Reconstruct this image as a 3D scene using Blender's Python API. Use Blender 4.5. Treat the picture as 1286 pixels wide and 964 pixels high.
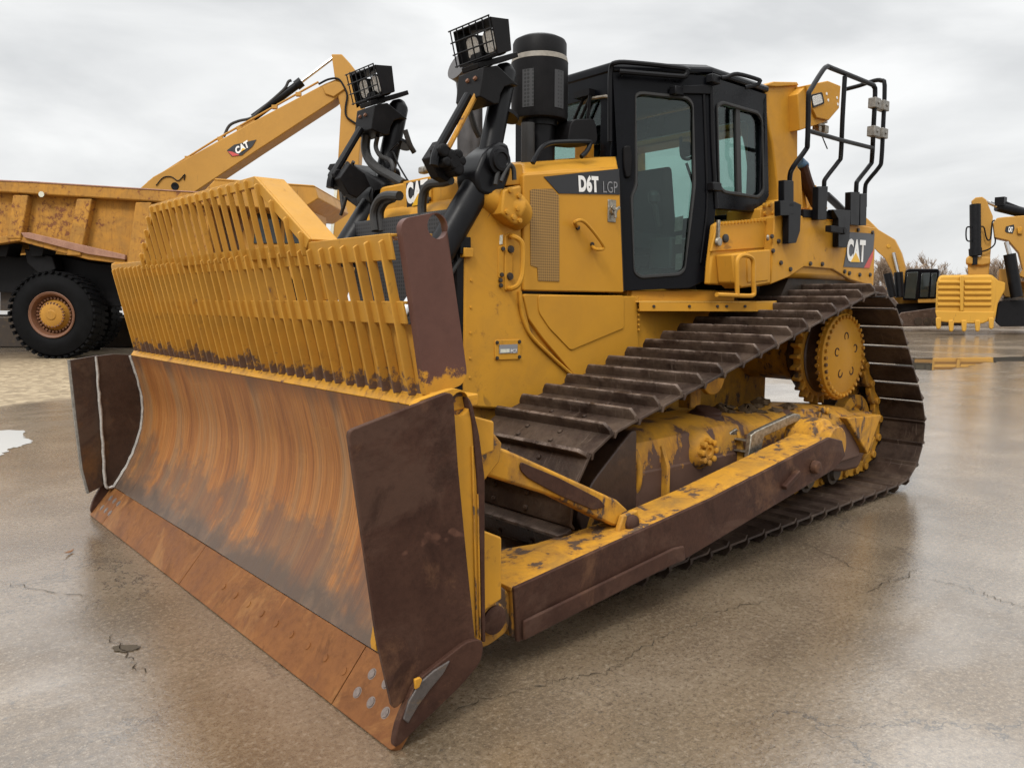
import bpy, bmesh, math, random, re
from mathutils import Vector, Matrix
R = math.radians
random.seed(7)
for o in list(bpy.data.objects):
    bpy.data.objects.remove(o, do_unlink=True)
scene = bpy.context.scene
COL = scene.collection

# ------------------------------------------------------------------ camera
F_PX = 990.96                      # focal length in pixels of a 1286 px wide frame
CAM_POS = Vector((1.4115, 4.2668, 1.5783))
FW = Vector((-0.657117, -0.746303, -0.105967))
RT = Vector((-0.750665, 0.660681, 0.0019485))
UP = Vector((-0.068556, -0.080826, 0.994368))
cd = bpy.data.cameras.new('camera')
cam = bpy.data.objects.new('camera', cd)
COL.objects.link(cam)
cd.sensor_fit = 'HORIZONTAL'; cd.sensor_width = 36.0
cd.lens = F_PX / 1286 * 36.0
cd.clip_start = 0.05; cd.clip_end = 3000
m = Matrix((RT, UP, -FW)).transposed().to_4x4()
m.translation = CAM_POS
cam.matrix_world = m
scene.camera = cam

# ------------------------------------------------------------------ sky, sun, exposure
SUN_DIR = Vector((0.75, 0.35, 0.9)).normalized()       # towards the sun behind the cloud
SUN_EL = math.asin(SUN_DIR.z); SUN_ROT = math.atan2(SUN_DIR.x, SUN_DIR.y)
w = bpy.data.worlds.new('World'); scene.world = w; w.use_nodes = True
nt = w.node_tree; nt.nodes.clear()
N = nt.nodes.new; L = nt.links.new
out = N('ShaderNodeOutputWorld'); bg = N('ShaderNodeBackground'); bg.inputs[1].default_value = 1.0
sky = N('ShaderNodeTexSky'); sky.sky_type = 'NISHITA'; sky.sun_disc = False
sky.sun_elevation = SUN_EL; sky.sun_rotation = SUN_ROT; sky.air_density = 1.0; sky.dust_density = 4.0
tc = N('ShaderNodeTexCoord')
mp = N('ShaderNodeMapping'); mp.inputs['Scale'].default_value = (1.0, 1.0, 3.2); mp.inputs['Rotation'].default_value = (0.25, 0.1, 0)
L(tc.outputs['Generated'], mp.inputs['Vector'])
nz = N('ShaderNodeTexNoise'); nz.inputs['Scale'].default_value = 2.6; nz.inputs['Detail'].default_value = 6; nz.inputs['Roughness'].default_value = 0.5
nz.inputs['Distortion'].default_value = 0.35
L(mp.outputs[0], nz.inputs['Vector'])
rp = N('ShaderNodeValToRGB')
rp.color_ramp.elements[0].position = 0.36; rp.color_ramp.elements[0].color = (0.63, 0.64, 0.645, 1)
rp.color_ramp.elements[1].position = 0.60; rp.color_ramp.elements[1].color = (0.86, 0.865, 0.86, 1)
L(nz.outputs['Fac'], rp.inputs[0])
sx = N('ShaderNodeSeparateXYZ'); L(tc.outputs['Generated'], sx.inputs[0])
mr = N('ShaderNodeMapRange'); mr.inputs['From Min'].default_value = 0.35; mr.inputs['From Max'].default_value = 0.95
mr.inputs['To Min'].default_value = 0.97; mr.inputs['To Max'].default_value = 2.9
L(sx.outputs['Z'], mr.inputs['Value'])
mu = N('ShaderNodeVectorMath'); mu.operation = 'SCALE'; L(rp.outputs[0], mu.inputs[0]); L(mr.outputs[0], mu.inputs['Scale'])
sk = N('ShaderNodeVectorMath'); sk.operation = 'SCALE'; sk.inputs['Scale'].default_value = 0.006
L(sky.outputs[0], sk.inputs[0])
ad = N('ShaderNodeVectorMath'); ad.operation = 'ADD'; L(mu.outputs[0], ad.inputs[0]); L(sk.outputs[0], ad.inputs[1])
L(ad.outputs[0], bg.inputs[0]); L(bg.outputs[0], out.inputs[0])
sl = bpy.data.lights.new('sun', 'SUN'); sl.energy = 1.5; sl.angle = R(14); sl.color = (1.0, 0.965, 0.91)
so = bpy.data.objects.new('sun', sl); COL.objects.link(so)
so.rotation_euler = SUN_DIR.to_track_quat('Z', 'Y').to_euler()
so.location = (6, 4, 12)
scene.view_settings.view_transform = 'Standard'
scene.view_settings.look = 'None'
scene.view_settings.exposure = 0.2
scene.view_settings.gamma = 1.0
scene.render.engine = 'CYCLES'
scene.cycles.max_bounces = 8
scene.cycles.transparent_max_bounces = 16
scene.cycles.use_denoising = True
scene.cycles.caustics_reflective = False
scene.cycles.caustics_refractive = False

# ------------------------------------------------------------------ geometry helpers
def ray(px, py):
    return FW + (px - 643) / F_PX * RT - (py - 482) / F_PX * UP
AX = {'x': 0, 'y': 1, 'z': 2}
def P(px, py, ax, v):
    """the point of the plane axis=v that the photograph shows at (px, py)"""
    d = ray(px, py); i = AX[ax]
    return CAM_POS + d * ((v - CAM_POS[i]) / d[i])
def PY(v, *pts): return [P(a, b, 'y', v) for a, b in pts]
def PX(v, *pts): return [P(a, b, 'x', v) for a, b in pts]
def PZ(v, *pts): return [P(a, b, 'z', v) for a, b in pts]
def PN(pt, n, *pts):
    res = []
    for a, b in pts:
        d = ray(a, b); res.append(CAM_POS + d * ((pt - CAM_POS).dot(n) / d.dot(n)))
    return res
FWH = Vector((FW.x, FW.y, 0)).normalized(); RTH = Vector((RT.x, RT.y, 0)).normalized()
def T(px, py, d): return CAM_POS + ray(px, py) * d          # the point at camera distance d (metres along the view)
def TP(d, *pts): return [T(a, b, d) for a, b in pts]
V = Vector

class MB:
    def __init__(s): s.v = []; s.f = []; s.holes = []
    def add(s, vs, fs):
        b = len(s.v); s.v += [tuple(x) for x in vs]; s.f += [[i + b for i in f] for f in fs]; return s
    def box(s, x0, x1, y0, y1, z0, z1):
        vs = [(x, y, z) for x in (x0, x1) for y in (y0, y1) for z in (z0, z1)]
        return s.add(vs, [(0, 1, 3, 2), (4, 6, 7, 5), (0, 4, 5, 1), (2, 3, 7, 6), (0, 2, 6, 4), (1, 5, 7, 3)])
    def prism(s, poly, vec):
        n = len(poly); vec = V(vec)
        vs = [V(p) for p in poly] + [V(p) + vec for p in poly]
        return s.add(vs, [list(range(n)), list(range(2 * n - 1, n - 1, -1))] + [(i, i + n, (i + 1) % n + n, (i + 1) % n) for i in range(n)])
    def loft(s, rings, cap=True, closed=True):
        n = len(rings[0]); vs = [p for r in rings for p in r]; fs = []
        for k in range(len(rings) - 1):
            for i in range(n if closed else n - 1):
                j = (i + 1) % n
                fs.append((k * n + i, k * n + j, (k + 1) * n + j, (k + 1) * n + i))
        if cap: fs += [list(range(n)), list(range(len(rings) * n - 1, (len(rings) - 1) * n - 1, -1))]
        return s.add(vs, fs)
    def tube(s, pts, r, n=8, cap=True):
        pts = [V(p) for p in pts]; rs = r if isinstance(r, (list, tuple)) else [r] * len(pts)
        t0 = (pts[1] - pts[0]).normalized()
        u = t0.orthogonal().normalized(); rings = []
        for i, p in enumerate(pts):
            if i == 0: t = t0
            elif i == len(pts) - 1: t = (pts[i] - pts[i - 1]).normalized()
            else: t = ((pts[i] - pts[i - 1]).normalized() + (pts[i + 1] - pts[i]).normalized()).normalized()
            u = (u - t * u.dot(t)).normalized(); w_ = t.cross(u)
            rings.append([p + (u * math.cos(2 * math.pi * k / n) + w_ * math.sin(2 * math.pi * k / n)) * rs[i] for k in range(n)])
        return s.loft(rings, cap)
    def cyl(s, p0, p1, r0, r1=None, n=24):
        return s.tube([p0, p1], [r0, r0 if r1 is None else r1], n)
    def lathe(s, p0, axis, prof, n=32):
        """prof: (distance along axis, radius)"""
        a = V(axis).normalized(); u = a.orthogonal().normalized(); w_ = a.cross(u)
        rings = [[V(p0) + a * d + (u * math.cos(2 * math.pi * k / n) + w_ * math.sin(2 * math.pi * k / n)) * max(r, 1e-4) for k in range(n)] for d, r in prof]
        return s.loft(rings)
    def bar(s, p0, p1, w_, h, up=(0, 0, 1)):
        p0 = V(p0); p1 = V(p1); t = (p1 - p0).normalized(); sd = t.cross(V(up)).normalized() * w_ / 2; uu = sd.cross(t).normalized() * h / 2
        return s.loft([[p + sd + uu, p - sd + uu, p - sd - uu, p + sd - uu] for p in (p0, p1)])
    def plate(s, outer, holes, vec):
        """flat plate with holes, extruded by vec"""
        bm = bmesh.new(); vec = V(vec); loops = [outer] + list(holes); es = []; lv = []
        for lp in loops:
            vv = [bm.verts.new(p) for p in lp]; lv.append(vv)
            es += [bm.edges.new((vv[i], vv[(i + 1) % len(vv)])) for i in range(len(vv))]
        nrm = (V(outer[1]) - V(outer[0])).cross(V(outer[2]) - V(outer[1]))
        bmesh.ops.triangle_fill(bm, use_beauty=True, use_dissolve=False, edges=es, normal=vec)
        bm.verts.index_update(); bm.verts.ensure_lookup_table()
        vs = [v.co.copy() for v in bm.verts]; fs = [[v.index for v in f.verts] for f in bm.faces]; n = len(vs)
        idx = [[v.index for v in vv] for vv in lv]; bm.free()
        s.add(vs + [v + vec for v in vs], fs + [[i + n for i in reversed(f)] for f in fs] +
              [(l[i], l[(i + 1) % len(l)], l[(i + 1) % len(l)] + n, l[i] + n) for l in idx for i in range(len(l))])
        return s
    def mirror(s):
        o = MB(); o.v = [(x, -y, z) for x, y, z in s.v]; o.f = [list(reversed(f)) for f in s.f]; return o

def rnd(pts, r, k=3):
    """round the corners of a polygon of 3-D points"""
    pts = [V(p) for p in pts]; n = len(pts); res = []
    for i, p in enumerate(pts):
        a = pts[i - 1] - p; b = pts[(i + 1) % n] - p
        rr = min(r, a.length * .45, b.length * .45)
        q0 = p + a.normalized() * rr; q1 = p + b.normalized() * rr
        for j in range(k + 1):
            t = j / k; res.append(q0 * (1 - t) ** 2 + p * 2 * t * (1 - t) + q1 * t * t)
    return res
def smooth_path(pts, k=5):
    """Catmull-Rom through the points"""
    pts = [V(p) for p in pts]; q = [pts[0] * 2 - pts[1]] + pts + [pts[-1] * 2 - pts[-2]]; res = []
    for i in range(1, len(q) - 2):
        for j in range(k):
            t = j / k
            res.append(0.5 * ((2 * q[i]) + (q[i + 1] - q[i - 1]) * t + (2 * q[i - 1] - 5 * q[i] + 4 * q[i + 1] - q[i + 2]) * t * t + (3 * q[i] - q[i - 1] - 3 * q[i + 1] + q[i + 2]) * t ** 3))
    res.append(pts[-1]); return res

SPLIT = re.compile(r'(bolt|rivet|hole|socket|clamp|hose|clevis|hinge|latch|lens|lamp_body|rops_base|stiffener|lug$|weld_bead|sticker|bracket|wiper|wire|rail$|railing|sprocket_tooth|pipe|_post|arm_stud|bottom_roller)')
def pieces(mb):
    par = list(range(len(mb.v)))
    def find(a):
        while par[a] != a: par[a] = par[par[a]]; a = par[a]
        return a
    for f in mb.f:
        for i in f[1:]: par[find(i)] = find(f[0])
    groups = {}
    for f in mb.f: groups.setdefault(find(f[0]), []).append(f)
    res = []
    for fs in groups.values():
        ids = sorted({i for f in fs for i in f}); ix = {a: b for b, a in enumerate(ids)}
        m_ = MB(); m_.add([mb.v[i] for i in ids], [[ix[i] for i in f] for f in fs]); res.append(m_)
    return res
def obj(name, mb, mat, parent=None, bevel=0.0, sharp=35, label=None, seg=2):
    if parent is not None and SPLIT.search(name):
        ps = pieces(mb)
        if 1 < len(ps) <= 80: return [obj1(name, p, mat, parent, bevel, sharp, label, seg) for p in ps][0]
    return obj1(name, mb, mat, parent, bevel, sharp, label, seg)
def obj1(name, mb, mat, parent=None, bevel=0.0, sharp=35, label=None, seg=2):
    me = bpy.data.meshes.new(name)
    me.from_pydata([tuple(v) for v in mb.v], [], mb.f)
    bm = bmesh.new(); bm.from_mesh(me)
    bmesh.ops.remove_doubles(bm, verts=bm.verts, dist=1e-5)
    bmesh.ops.recalc_face_normals(bm, faces=bm.faces)
    for f in bm.faces: f.smooth = True
    for e in bm.edges:
        if len(e.link_faces) != 2 or e.calc_face_angle(0) > R(sharp): e.smooth = False
    bm.to_mesh(me); bm.free()
    if isinstance(mat, (list, tuple)):
        for m_ in mat: me.materials.append(m_)
    else: me.materials.append(mat)
    o = bpy.data.objects.new(name, me); COL.objects.link(o)
    if parent is not None: attach(o, parent)
    if bevel:
        b = o.modifiers.new('bevel', 'BEVEL'); b.width = bevel; b.segments = seg; b.limit_method = 'ANGLE'; b.angle_limit = R(40)
    if label: o['label'] = label
    return o
def wloc(o):
    v = V((0, 0, 0))
    while o is not None: v = v + o.location; o = o.parent
    return v
def depth(o):
    k = 0
    while o.parent is not None: o = o.parent; k += 1
    return k
def attach(o, parent):
    while depth(parent) > 1: parent = parent.parent          # thing > part > sub-part, no deeper
    o.parent = parent
    if parent.type == 'EMPTY': o.matrix_parent_inverse = Matrix.Translation(-parent.location)
def thing(name, label, cat, loc=(0, 0, 0), group=None):
    e = bpy.data.objects.new(name, None); COL.objects.link(e); e.location = loc; e.empty_display_size = .2
    e['label'] = label; e['category'] = cat
    if group: e['group'] = group
    return e
def copy_part(o, parent, mat=None):
    c = o.copy(); COL.objects.link(c); c.parent = parent; c.matrix_parent_inverse = Matrix.Identity(4)
    if mat is not None: c.matrix_basis = mat
    return c
def text(name, s, bl, br, tl, mat, parent, depth=0.003, bold=0.0, lift=0.002, outline=0.0):
    """lettering stretched over the parallelogram bl, br, tl"""
    cu = bpy.data.curves.new('lettering', 'FONT'); cu.body = s; cu.offset = bold; cu.space_character = 1.0 + bold * 1.5; cu.resolution_u = 4
    t = bpy.data.objects.new('lettering', cu); COL.objects.link(t)
    dg = bpy.context.evaluated_depsgraph_get(); me = bpy.data.meshes.new_from_object(t.evaluated_get(dg))
    vs = [v.co.copy() for v in me.vertices]; fs = [list(p.vertices) for p in me.polygons]
    bpy.data.objects.remove(t); bpy.data.curves.remove(cu); bpy.data.meshes.remove(me)
    x0 = min(v.x for v in vs); x1 = max(v.x for v in vs); y0 = min(v.y for v in vs); y1 = max(v.y for v in vs)
    bl = V(bl); u = V(br) - bl; w_ = V(tl) - bl; n = u.cross(w_).normalized()
    if n.dot(CAM_POS - bl) < 0: n = -n
    q = [bl + u * ((v.x - x0) / (x1 - x0)) + w_ * ((v.y - y0) / (y1 - y0)) + n * lift for v in vs]
    mb = MB(); k = len(q); mb.add(q + [p + n * depth for p in q], fs + [[i + k for i in f] for f in fs])
    # side walls
    from collections import Counter
    ec = Counter(); od = {}
    for f in fs:
        for i in range(len(f)):
            a, b = f[i], f[(i + 1) % len(f)]; ec[(min(a, b), max(a, b))] += 1; od[(min(a, b), max(a, b))] = (a, b)
    mb.f += [[a, b, b + k, a + k] for (e, c) in ec.items() if c == 1 for a, b in [od[e]]]
    return obj(name, mb, mat, parent, sharp=30)
def disc(p, n, r, h, k=16):
    p = V(p); n = V(n).normalized(); return MB().cyl(p, p + n * h, r, r, k)

# ------------------------------------------------------------------ materials
class NT:
    def __init__(s, name):
        s.m = bpy.data.materials.new(name); s.m.use_nodes = True; s.t = s.m.node_tree
        s.b = s.t.nodes['Principled BSDF']; s.o = s.t.nodes['Material Output']
        s.tc = s.n('ShaderNodeTexCoord'); s.co = s.tc.outputs['Object']
    def n(s, k): return s.t.nodes.new(k)
    def l(s, a, b): s.t.links.new(a, b)
    def vec(s, scale, src=None, loc=(0, 0, 0)):
        q = s.n('ShaderNodeMapping'); q.inputs['Scale'].default_value = scale; q.inputs['Location'].default_value = loc
        s.l(src or s.co, q.inputs['Vector']); return q.outputs[0]
    def noise(s, scale, detail=4, rough=.55, vec=None, dist=0, out='Fac'):
        q = s.n('ShaderNodeTexNoise'); q.inputs['Scale'].default_value = scale; q.inputs['Detail'].default_value = detail
        q.inputs['Roughness'].default_value = rough; q.inputs['Distortion'].default_value = dist
        s.l(vec or s.co, q.inputs['Vector']); return q.outputs[out]
    def ramp(s, f, stops, interp='LINEAR'):
        q = s.n('ShaderNodeValToRGB'); q.color_ramp.interpolation = interp; e = q.color_ramp.elements
        while len(e) < len(stops): e.new(1.0)
        for el, (p, c) in zip(e, stops):
            el.position = p; el.color = (c, c, c, 1) if isinstance(c, (int, float)) else (*c, 1)
        s.l(f, q.inputs[0]); return q.outputs[0]
    def mix(s, f, a, b, kind='MIX'):
        q = s.n('ShaderNodeMix'); q.data_type = 'RGBA'; q.blend_type = kind
        for k, x in ((0, f), (6, a), (7, b)):
            if isinstance(x, (int, float)): q.inputs[k].default_value = x if k == 0 else (x, x, x, 1)
            elif isinstance(x, tuple): q.inputs[k].default_value = (*x, 1)
            else: s.l(x, q.inputs[k])
        return q.outputs[2]
    def math(s, op, a, b=0.0, clamp=False):
        q = s.n('ShaderNodeMath'); q.operation = op; q.use_clamp = clamp
        for k, x in ((0, a), (1, b)):
            if isinstance(x, (int, float)): q.inputs[k].default_value = x
            else: s.l(x, q.inputs[k])
        return q.outputs[0]
    def xyz(s, src=None):
        q = s.n('ShaderNodeSeparateXYZ'); s.l(src or s.co, q.inputs[0]); return q.outputs
    def rng(s, v, a, b, c=0.0, d=1.0):
        q = s.n('ShaderNodeMapRange'); q.inputs[1].default_value = a; q.inputs[2].default_value = b; q.inputs[3].default_value = c; q.inputs[4].default_value = d
        s.l(v, q.inputs[0]); return q.outputs[0]
    def bump(s, h, strength=.3, dist=.01, nrm=None):
        q = s.n('ShaderNodeBump'); q.inputs['Strength'].default_value = strength; q.inputs['Distance'].default_value = dist
        s.l(h, q.inputs['Height']); 
        if nrm is not None: s.l(nrm, q.inputs['Normal'])
        return q.outputs[0]
    def set(s, **k):
        names = dict(col='Base Color', rough='Roughness', metal='Metallic', normal='Normal', coat='Coat Weight', coatr='Coat Roughness', spec='Specular IOR Level', ior='IOR')
        for a, x in k.items():
            i = s.b.inputs[names[a]]
            if isinstance(x, (int, float)): i.default_value = x
            elif isinstance(x, tuple): i.default_value = (*x, 1)
            else: s.l(x, i)
        return s.m

YEL = (0.555, 0.272, 0.030)
RUST_BROWN = (0.085, 0.042, 0.030)
def yellow(name, base=None, chips=.73, tint=1.0, steel=RUST_BROWN, dirt=.25, rough=.42, stain=0.0, zfade=None, scale=1.0, cs=14, stretch=1.0):
    s = NT(name)
    big = s.noise(1.3 * scale, 5, .6); fine = s.noise(14 * scale, 8, .7); chipn = s.noise(cs * scale, 9, .68, s.vec((1, 1, stretch)), .25)
    c = s.mix(s.ramp(big, [(.3, 0), (.7, 1)]), tuple(x * tint * k for x, k in zip(base or YEL, (.86, .84, .84))), tuple(x * tint for x in (base or YEL)))
    d = s.ramp(s.noise(4 * scale, 9, .68, dist=.6), [(.42, 0), (.75, 1)])
    c = s.mix(s.math('MULTIPLY', d, dirt), c, (.13, .085, .042))
    v = s.vec((7, 7, .7)); st = s.ramp(s.noise(3.0, 6, .6, v), [(.52, 0), (.7, 1)])
    c = s.mix(s.math('MULTIPLY', st, stain), c, (.16, .07, .028))
    cm = s.ramp(s.math('ADD', s.math('MULTIPLY', chipn, .75), s.math('MULTIPLY', big, .3)), [(chips, 0), (chips + .02, 1)])
    if zfade:                                       # paint worn away towards one height
        z = s.xyz()[2]; k = s.rng(z, *zfade)
        cm = s.math('MAXIMUM', cm, s.ramp(s.math('ADD', k, s.math('MULTIPLY', s.math('SUBTRACT', s.noise(9, 8, .75), .5), 1.3)), [(.48, 0), (.56, 1)]))
    hm = s.ramp(s.math('ADD', s.math('MULTIPLY', chipn, .75), s.math('MULTIPLY', big, .3)), [(chips - .075, 0), (chips + .005, 1)])
    c = s.mix(s.math('MULTIPLY', hm, .6), c, (.25, .115, .030))
    c = s.mix(cm, c, s.mix(fine, steel, tuple(x * 1.7 for x in steel)))
    q = s.n('ShaderNodeMapping'); q.inputs['Rotation'].default_value = (.5, .9, .4); q.inputs['Scale'].default_value = (1.2, 22, 1.5); s.l(s.co, q.inputs[0])
    scr = s.math('MULTIPLY', s.ramp(s.noise(2.2 * scale, 3, .6, q.outputs[0], .4), [(.685, 0), (.70, 1)]), s.ramp(s.noise(1.7 * scale, 3), [(.48, 0), (.56, 1)]))
    c = s.mix(s.math('MULTIPLY', scr, .6), c, (.17, .09, .03))
    r = s.rng(fine, .3, .7, rough - .08, rough + .12)
    h = s.math('SUBTRACT', s.math('MULTIPLY', s.noise(60, 3), .25), s.math('MULTIPLY', cm, .6))
    return s.set(col=c, rough=r, normal=s.bump(h, .25, .004), spec=.15)
def steel(name, a, b, c3=None, rough=.5, metal=.25, scale=5.0, bumps=.3, vec=None, spec=.5, scratch=0.0):
    s = NT(name); v = s.vec(vec) if vec else None
    f = s.noise(scale, 9, .68, v, .3); g = s.noise(scale * 9, 5, .7)
    c = s.mix(s.ramp(f, [(.32, 0), (.68, 1)]), a, b)
    if c3: c = s.mix(s.ramp(s.noise(scale * .6, 8, .7, v, .5), [(.56, 0), (.68, 1)]), c, c3)
    c = s.mix(s.math('MULTIPLY', s.ramp(g, [(.45, 0), (.8, 1)]), .5), c, tuple(x * .45 for x in a))
    if scratch:
        for rot, sc_, pos in (((.4, 1.1, .5), (1, 26, 1.5), .66), ((1.2, .2, 1.4), (1.5, 20, 1.2), .68)):
            q = s.n('ShaderNodeMapping'); q.inputs['Rotation'].default_value = rot; q.inputs['Scale'].default_value = sc_; s.l(s.co, q.inputs[0])
            k = s.math('MULTIPLY', s.ramp(s.noise(2.0, 4, .65, q.outputs[0], .3), [(pos, 0), (pos + .03, 1)]), s.ramp(s.noise(1.9, 4), [(.44, 0), (.60, 1)]))
            c = s.mix(s.math('MULTIPLY', k, scratch), c, tuple(x * 2.6 for x in b))
        k = s.ramp(s.noise(1.6, 9, .72, None, .8), [(.52, 0), (.60, 1)])
        c = s.mix(s.math('MULTIPLY', k, .45), c, tuple(x * 1.75 for x in (b[0] * .8, b[1] * .95, b[2])))
        k = s.ramp(s.noise(2.7, 9, .72, None, .8), [(.54, 0), (.62, 1)])
        c = s.mix(s.math('MULTIPLY', k, .5), c, tuple(x * .5 for x in a))
    return s.set(col=c, rough=s.rng(f, .3, .7, rough - .1, rough + .12), metal=metal, spec=spec, normal=s.bump(s.math('ADD', g, f), bumps, .006))
def plain(name, col, rough=.5, metal=0.0, scale=8.0, var=.25, bumps=.1, spec=.5):
    s = NT(name); f = s.noise(scale, 6, .65)
    c = s.mix(s.ramp(f, [(.3, 0), (.7, 1)]), tuple(x * (1 - var) for x in col), tuple(x * (1 + var) for x in col))
    return s.set(col=c, rough=s.rng(f, .3, .7, rough - .07, rough + .1), metal=metal, spec=spec, normal=s.bump(s.noise(scale * 10, 4), bumps, .003))

M = {}
M['yellow'] = yellow('yellow_paint', chips=.76, dirt=.14)
M['yellow_hood'] = yellow('yellow_hood_paint', chips=.80, dirt=.10, rough=.36)
M['yellow_low'] = yellow('yellow_scratched_paint', chips=.69, dirt=.28)
M['yellow_rack'] = yellow('yellow_rack_paint', (.53, .275, .045), chips=.68, dirt=.25, zfade=(1.43, 1.10), steel=(.10, .062, .045))
M['yellow_lip'] = yellow('yellow_lip_paint', chips=.62, dirt=.45)
M['yellow_worn'] = yellow('yellow_worn_paint', chips=.575, dirt=.8, steel=(.07, .045, .03), rough=.55, scale=1.3, cs=7, stretch=.5)
M['yellow_frame'] = yellow('yellow_frame_paint', chips=.58, dirt=.8, steel=(.075, .042, .03), zfade=(.88, .42), rough=.5, cs=5, stretch=.4)
M['yellow_plate'] = yellow('brown_yellow_plate', chips=.70, dirt=.4, zfade=(1.12, 1.43), steel=(.078, .038, .030))
M['yellow_truck'] = yellow('yellow_truck_paint', (.50, .25, .045), chips=.70, dirt=.35, stain=.15, tint=.95, scale=.35)
M['yellow_bed'] = yellow('yellow_bed_paint', (.50, .245, .045), chips=.60, dirt=.55, stain=.4, steel=(.13, .052, .022), tint=.92, scale=.55, rough=.6)
M['yellow_far'] = yellow('yellow_far_paint', (.46, .245, .052), chips=.9, dirt=.15, scale=.3, tint=.98)
M['yellow_bucket'] = yellow('yellow_bucket_paint', (.50, .27, .04), chips=.9, dirt=.1, scale=.3, tint=1.15)
M['brown'] = steel('brown_worn_steel', (.040, .018, .0125), (.070, .034, .023), (.12, .060, .034), rough=.55, metal=.1, scale=4, scratch=.5, spec=.12)
M['brown_dark'] = steel('dark_brown_steel', (.035, .019, .013), (.07, .036, .022), (.12, .055, .02), rough=.42, metal=.2, scale=3, scratch=.35)
M['edge'] = steel('rusty_cutting_edge', (.145, .055, .019), (.235, .097, .031), (.10, .045, .025), rough=.5, metal=.15, scale=3, scratch=.4, spec=.15)
M['shoe'] = steel('dark_track_steel', (.055, .033, .024), (.105, .068, .050), (.17, .125, .095), rough=.46, metal=.3, scale=6)
def shoe_mat():
    s = NT('track_shoe_steel'); X, Y, Z = s.xyz(); oi = s.n('ShaderNodeObjectInfo'); rnd_ = oi.outputs['Random']
    v = s.n('ShaderNodeVectorMath'); v.operation = 'ADD'; k3 = s.n('ShaderNodeVectorMath'); k3.operation = 'SCALE'; k3.inputs[0].default_value = (17, 31, 9); s.l(rnd_, k3.inputs['Scale']); s.l(s.co, v.inputs[0]); s.l(k3.outputs[0], v.inputs[1]); v = v.outputs[0]
    f = s.noise(6, 9, .7, v, .4); g = s.noise(40, 5, .7, v); h = s.noise(2.2, 7, .7, v, .5)
    c = s.mix(s.ramp(f, [(.34, 0), (.66, 1)]), (.028, .017, .0125), (.066, .042, .031))
    c = s.mix(s.math('MULTIPLY', s.ramp(h, [(.44, 0), (.60, 1)]), .6), c, (.125, .088, .063))          # dried mud
    c = s.mix(s.math('MULTIPLY', s.ramp(g, [(.50, 0), (.75, 1)]), .5), c, (.025, .016, .012))
    tip = s.math('MULTIPLY', s.rng(Z, .035, .062), s.ramp(s.noise(9, 7, .7, v), [(.42, 0), (.6, 1)]))
    c = s.mix(s.math('MULTIPLY', tip, .7), c, (.26, .20, .165))
    c = s.mix(s.math('MULTIPLY', rnd_, .35), c, s.mix(1.0, c, (.55, .52, .5), 'MULTIPLY'))
    q = s.vec((3, 40, 3), v); scr = s.ramp(s.noise(1.5, 3, .6, q), [(.64, 0), (.68, 1)])
    c = s.mix(s.math('MULTIPLY', scr, .3), c, (.2, .15, .12))
    return s.set(col=c, rough=s.rng(f, .3, .7, .36, .62), metal=.25, normal=s.bump(s.math('ADD', g, f), .4, .008), spec=.22)
M['track'] = shoe_mat()
M['mud'] = plain('dried_mud', (.115, .075, .042), .9, 0, 9, .45, .6, .1)
M['grime'] = steel('grimy_dark_steel', (.028, .019, .013), (.06, .04, .025), (.11, .07, .03), rough=.6, metal=.1, scale=6)
M['weld'] = plain('bare_weld', (.42, .40, .37), .45, .3, 30, .3, .5)
M['torn'] = steel('torn_bare_steel', (.06, .05, .046), (.12, .10, .09), (.20, .11, .03), rough=.45, metal=.3, scale=9)
M['black'] = plain('black_paint', (.0045, .0045, .0055), .36, 0, 6, .3, .08, .18)
M['black_dull'] = plain('dull_black_steel', (.006, .0055, .006), .5, 0, 9, .4, .2, .14)
M['cab_black'] = plain('cab_black_paint', (.003, .0033, .0048), .28, 0, 3, .25, .03, .16)
M['rubber'] = plain('rubber', (.02, .02, .02), .62, 0, 12, .3, .3)
M['hose'] = plain('hose_rubber', (.018, .017, .016), .55, 0, 14, .4, .3)
M['tyre'] = plain('tyre_rubber', (.006, .006, .0065), .65, 0, 3, .4, .3, .08)
M['rim'] = steel('rusty_rim', (.12, .05, .025), (.2, .085, .04), None, .6, .1, 3)
M['white'] = plain('white_lettering', (.8, .8, .78), .4, 0, 5, .04, 0)
M['decal'] = plain('black_decal', (.009, .009, .011), .35, 0, 5, .15, 0)
M['decal_grey'] = plain('dark_grey_decal', (.05, .052, .06), .4, 0, 5, .15, 0)
M['red'] = plain('red_decal', (.5, .06, .05), .4, 0, 5, .1, 0)
M['decal_yellow'] = plain('yellow_decal', (.75, .42, .02), .4, 0, 5, .05, 0)
M['grey_letter'] = plain('grey_lettering', (.22, .22, .23), .4, 0, 5, .05, 0)
M['chrome'] = plain('chrome', (.6, .6, .6), .16, 1.0, 8, .1, 0)
M['zinc'] = plain('zinc_latch', (.30, .27, .22), .35, .8, 40, .5, .3)
M['clamp'] = plain('grey_clamp', (.20, .19, .17), .5, .2, 40, .4, .3)
M['bolt'] = plain('bolt_steel', (.05, .04, .032), .45, .5, 50, .3, .2)
M['bolt_bare'] = plain('bare_bolt', (.19, .15, .13), .4, .5, 60, .3, .2)
M['lens'] = plain('lamp_lens', (.62, .60, .56), .12, .4, 120, .5, .6)
M['seat'] = plain('seat_fabric', (.03, .032, .034), .8, 0, 20, .3, .2)
M['grey'] = plain('grey_plastic', (.04, .043, .042), .5, 0, 6, .15, 0)
M['stripe'] = plain('grey_band', (.21, .185, .15), .5, 0, 30, .3, .3)
M['sticker'] = plain('sticker', (.6, .6, .5), .5, 0, 60, .3, 0)
M['exhaust'] = plain('exhaust_steel', (.10, .095, .095), .45, .6, 8, .3, .1)

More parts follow.
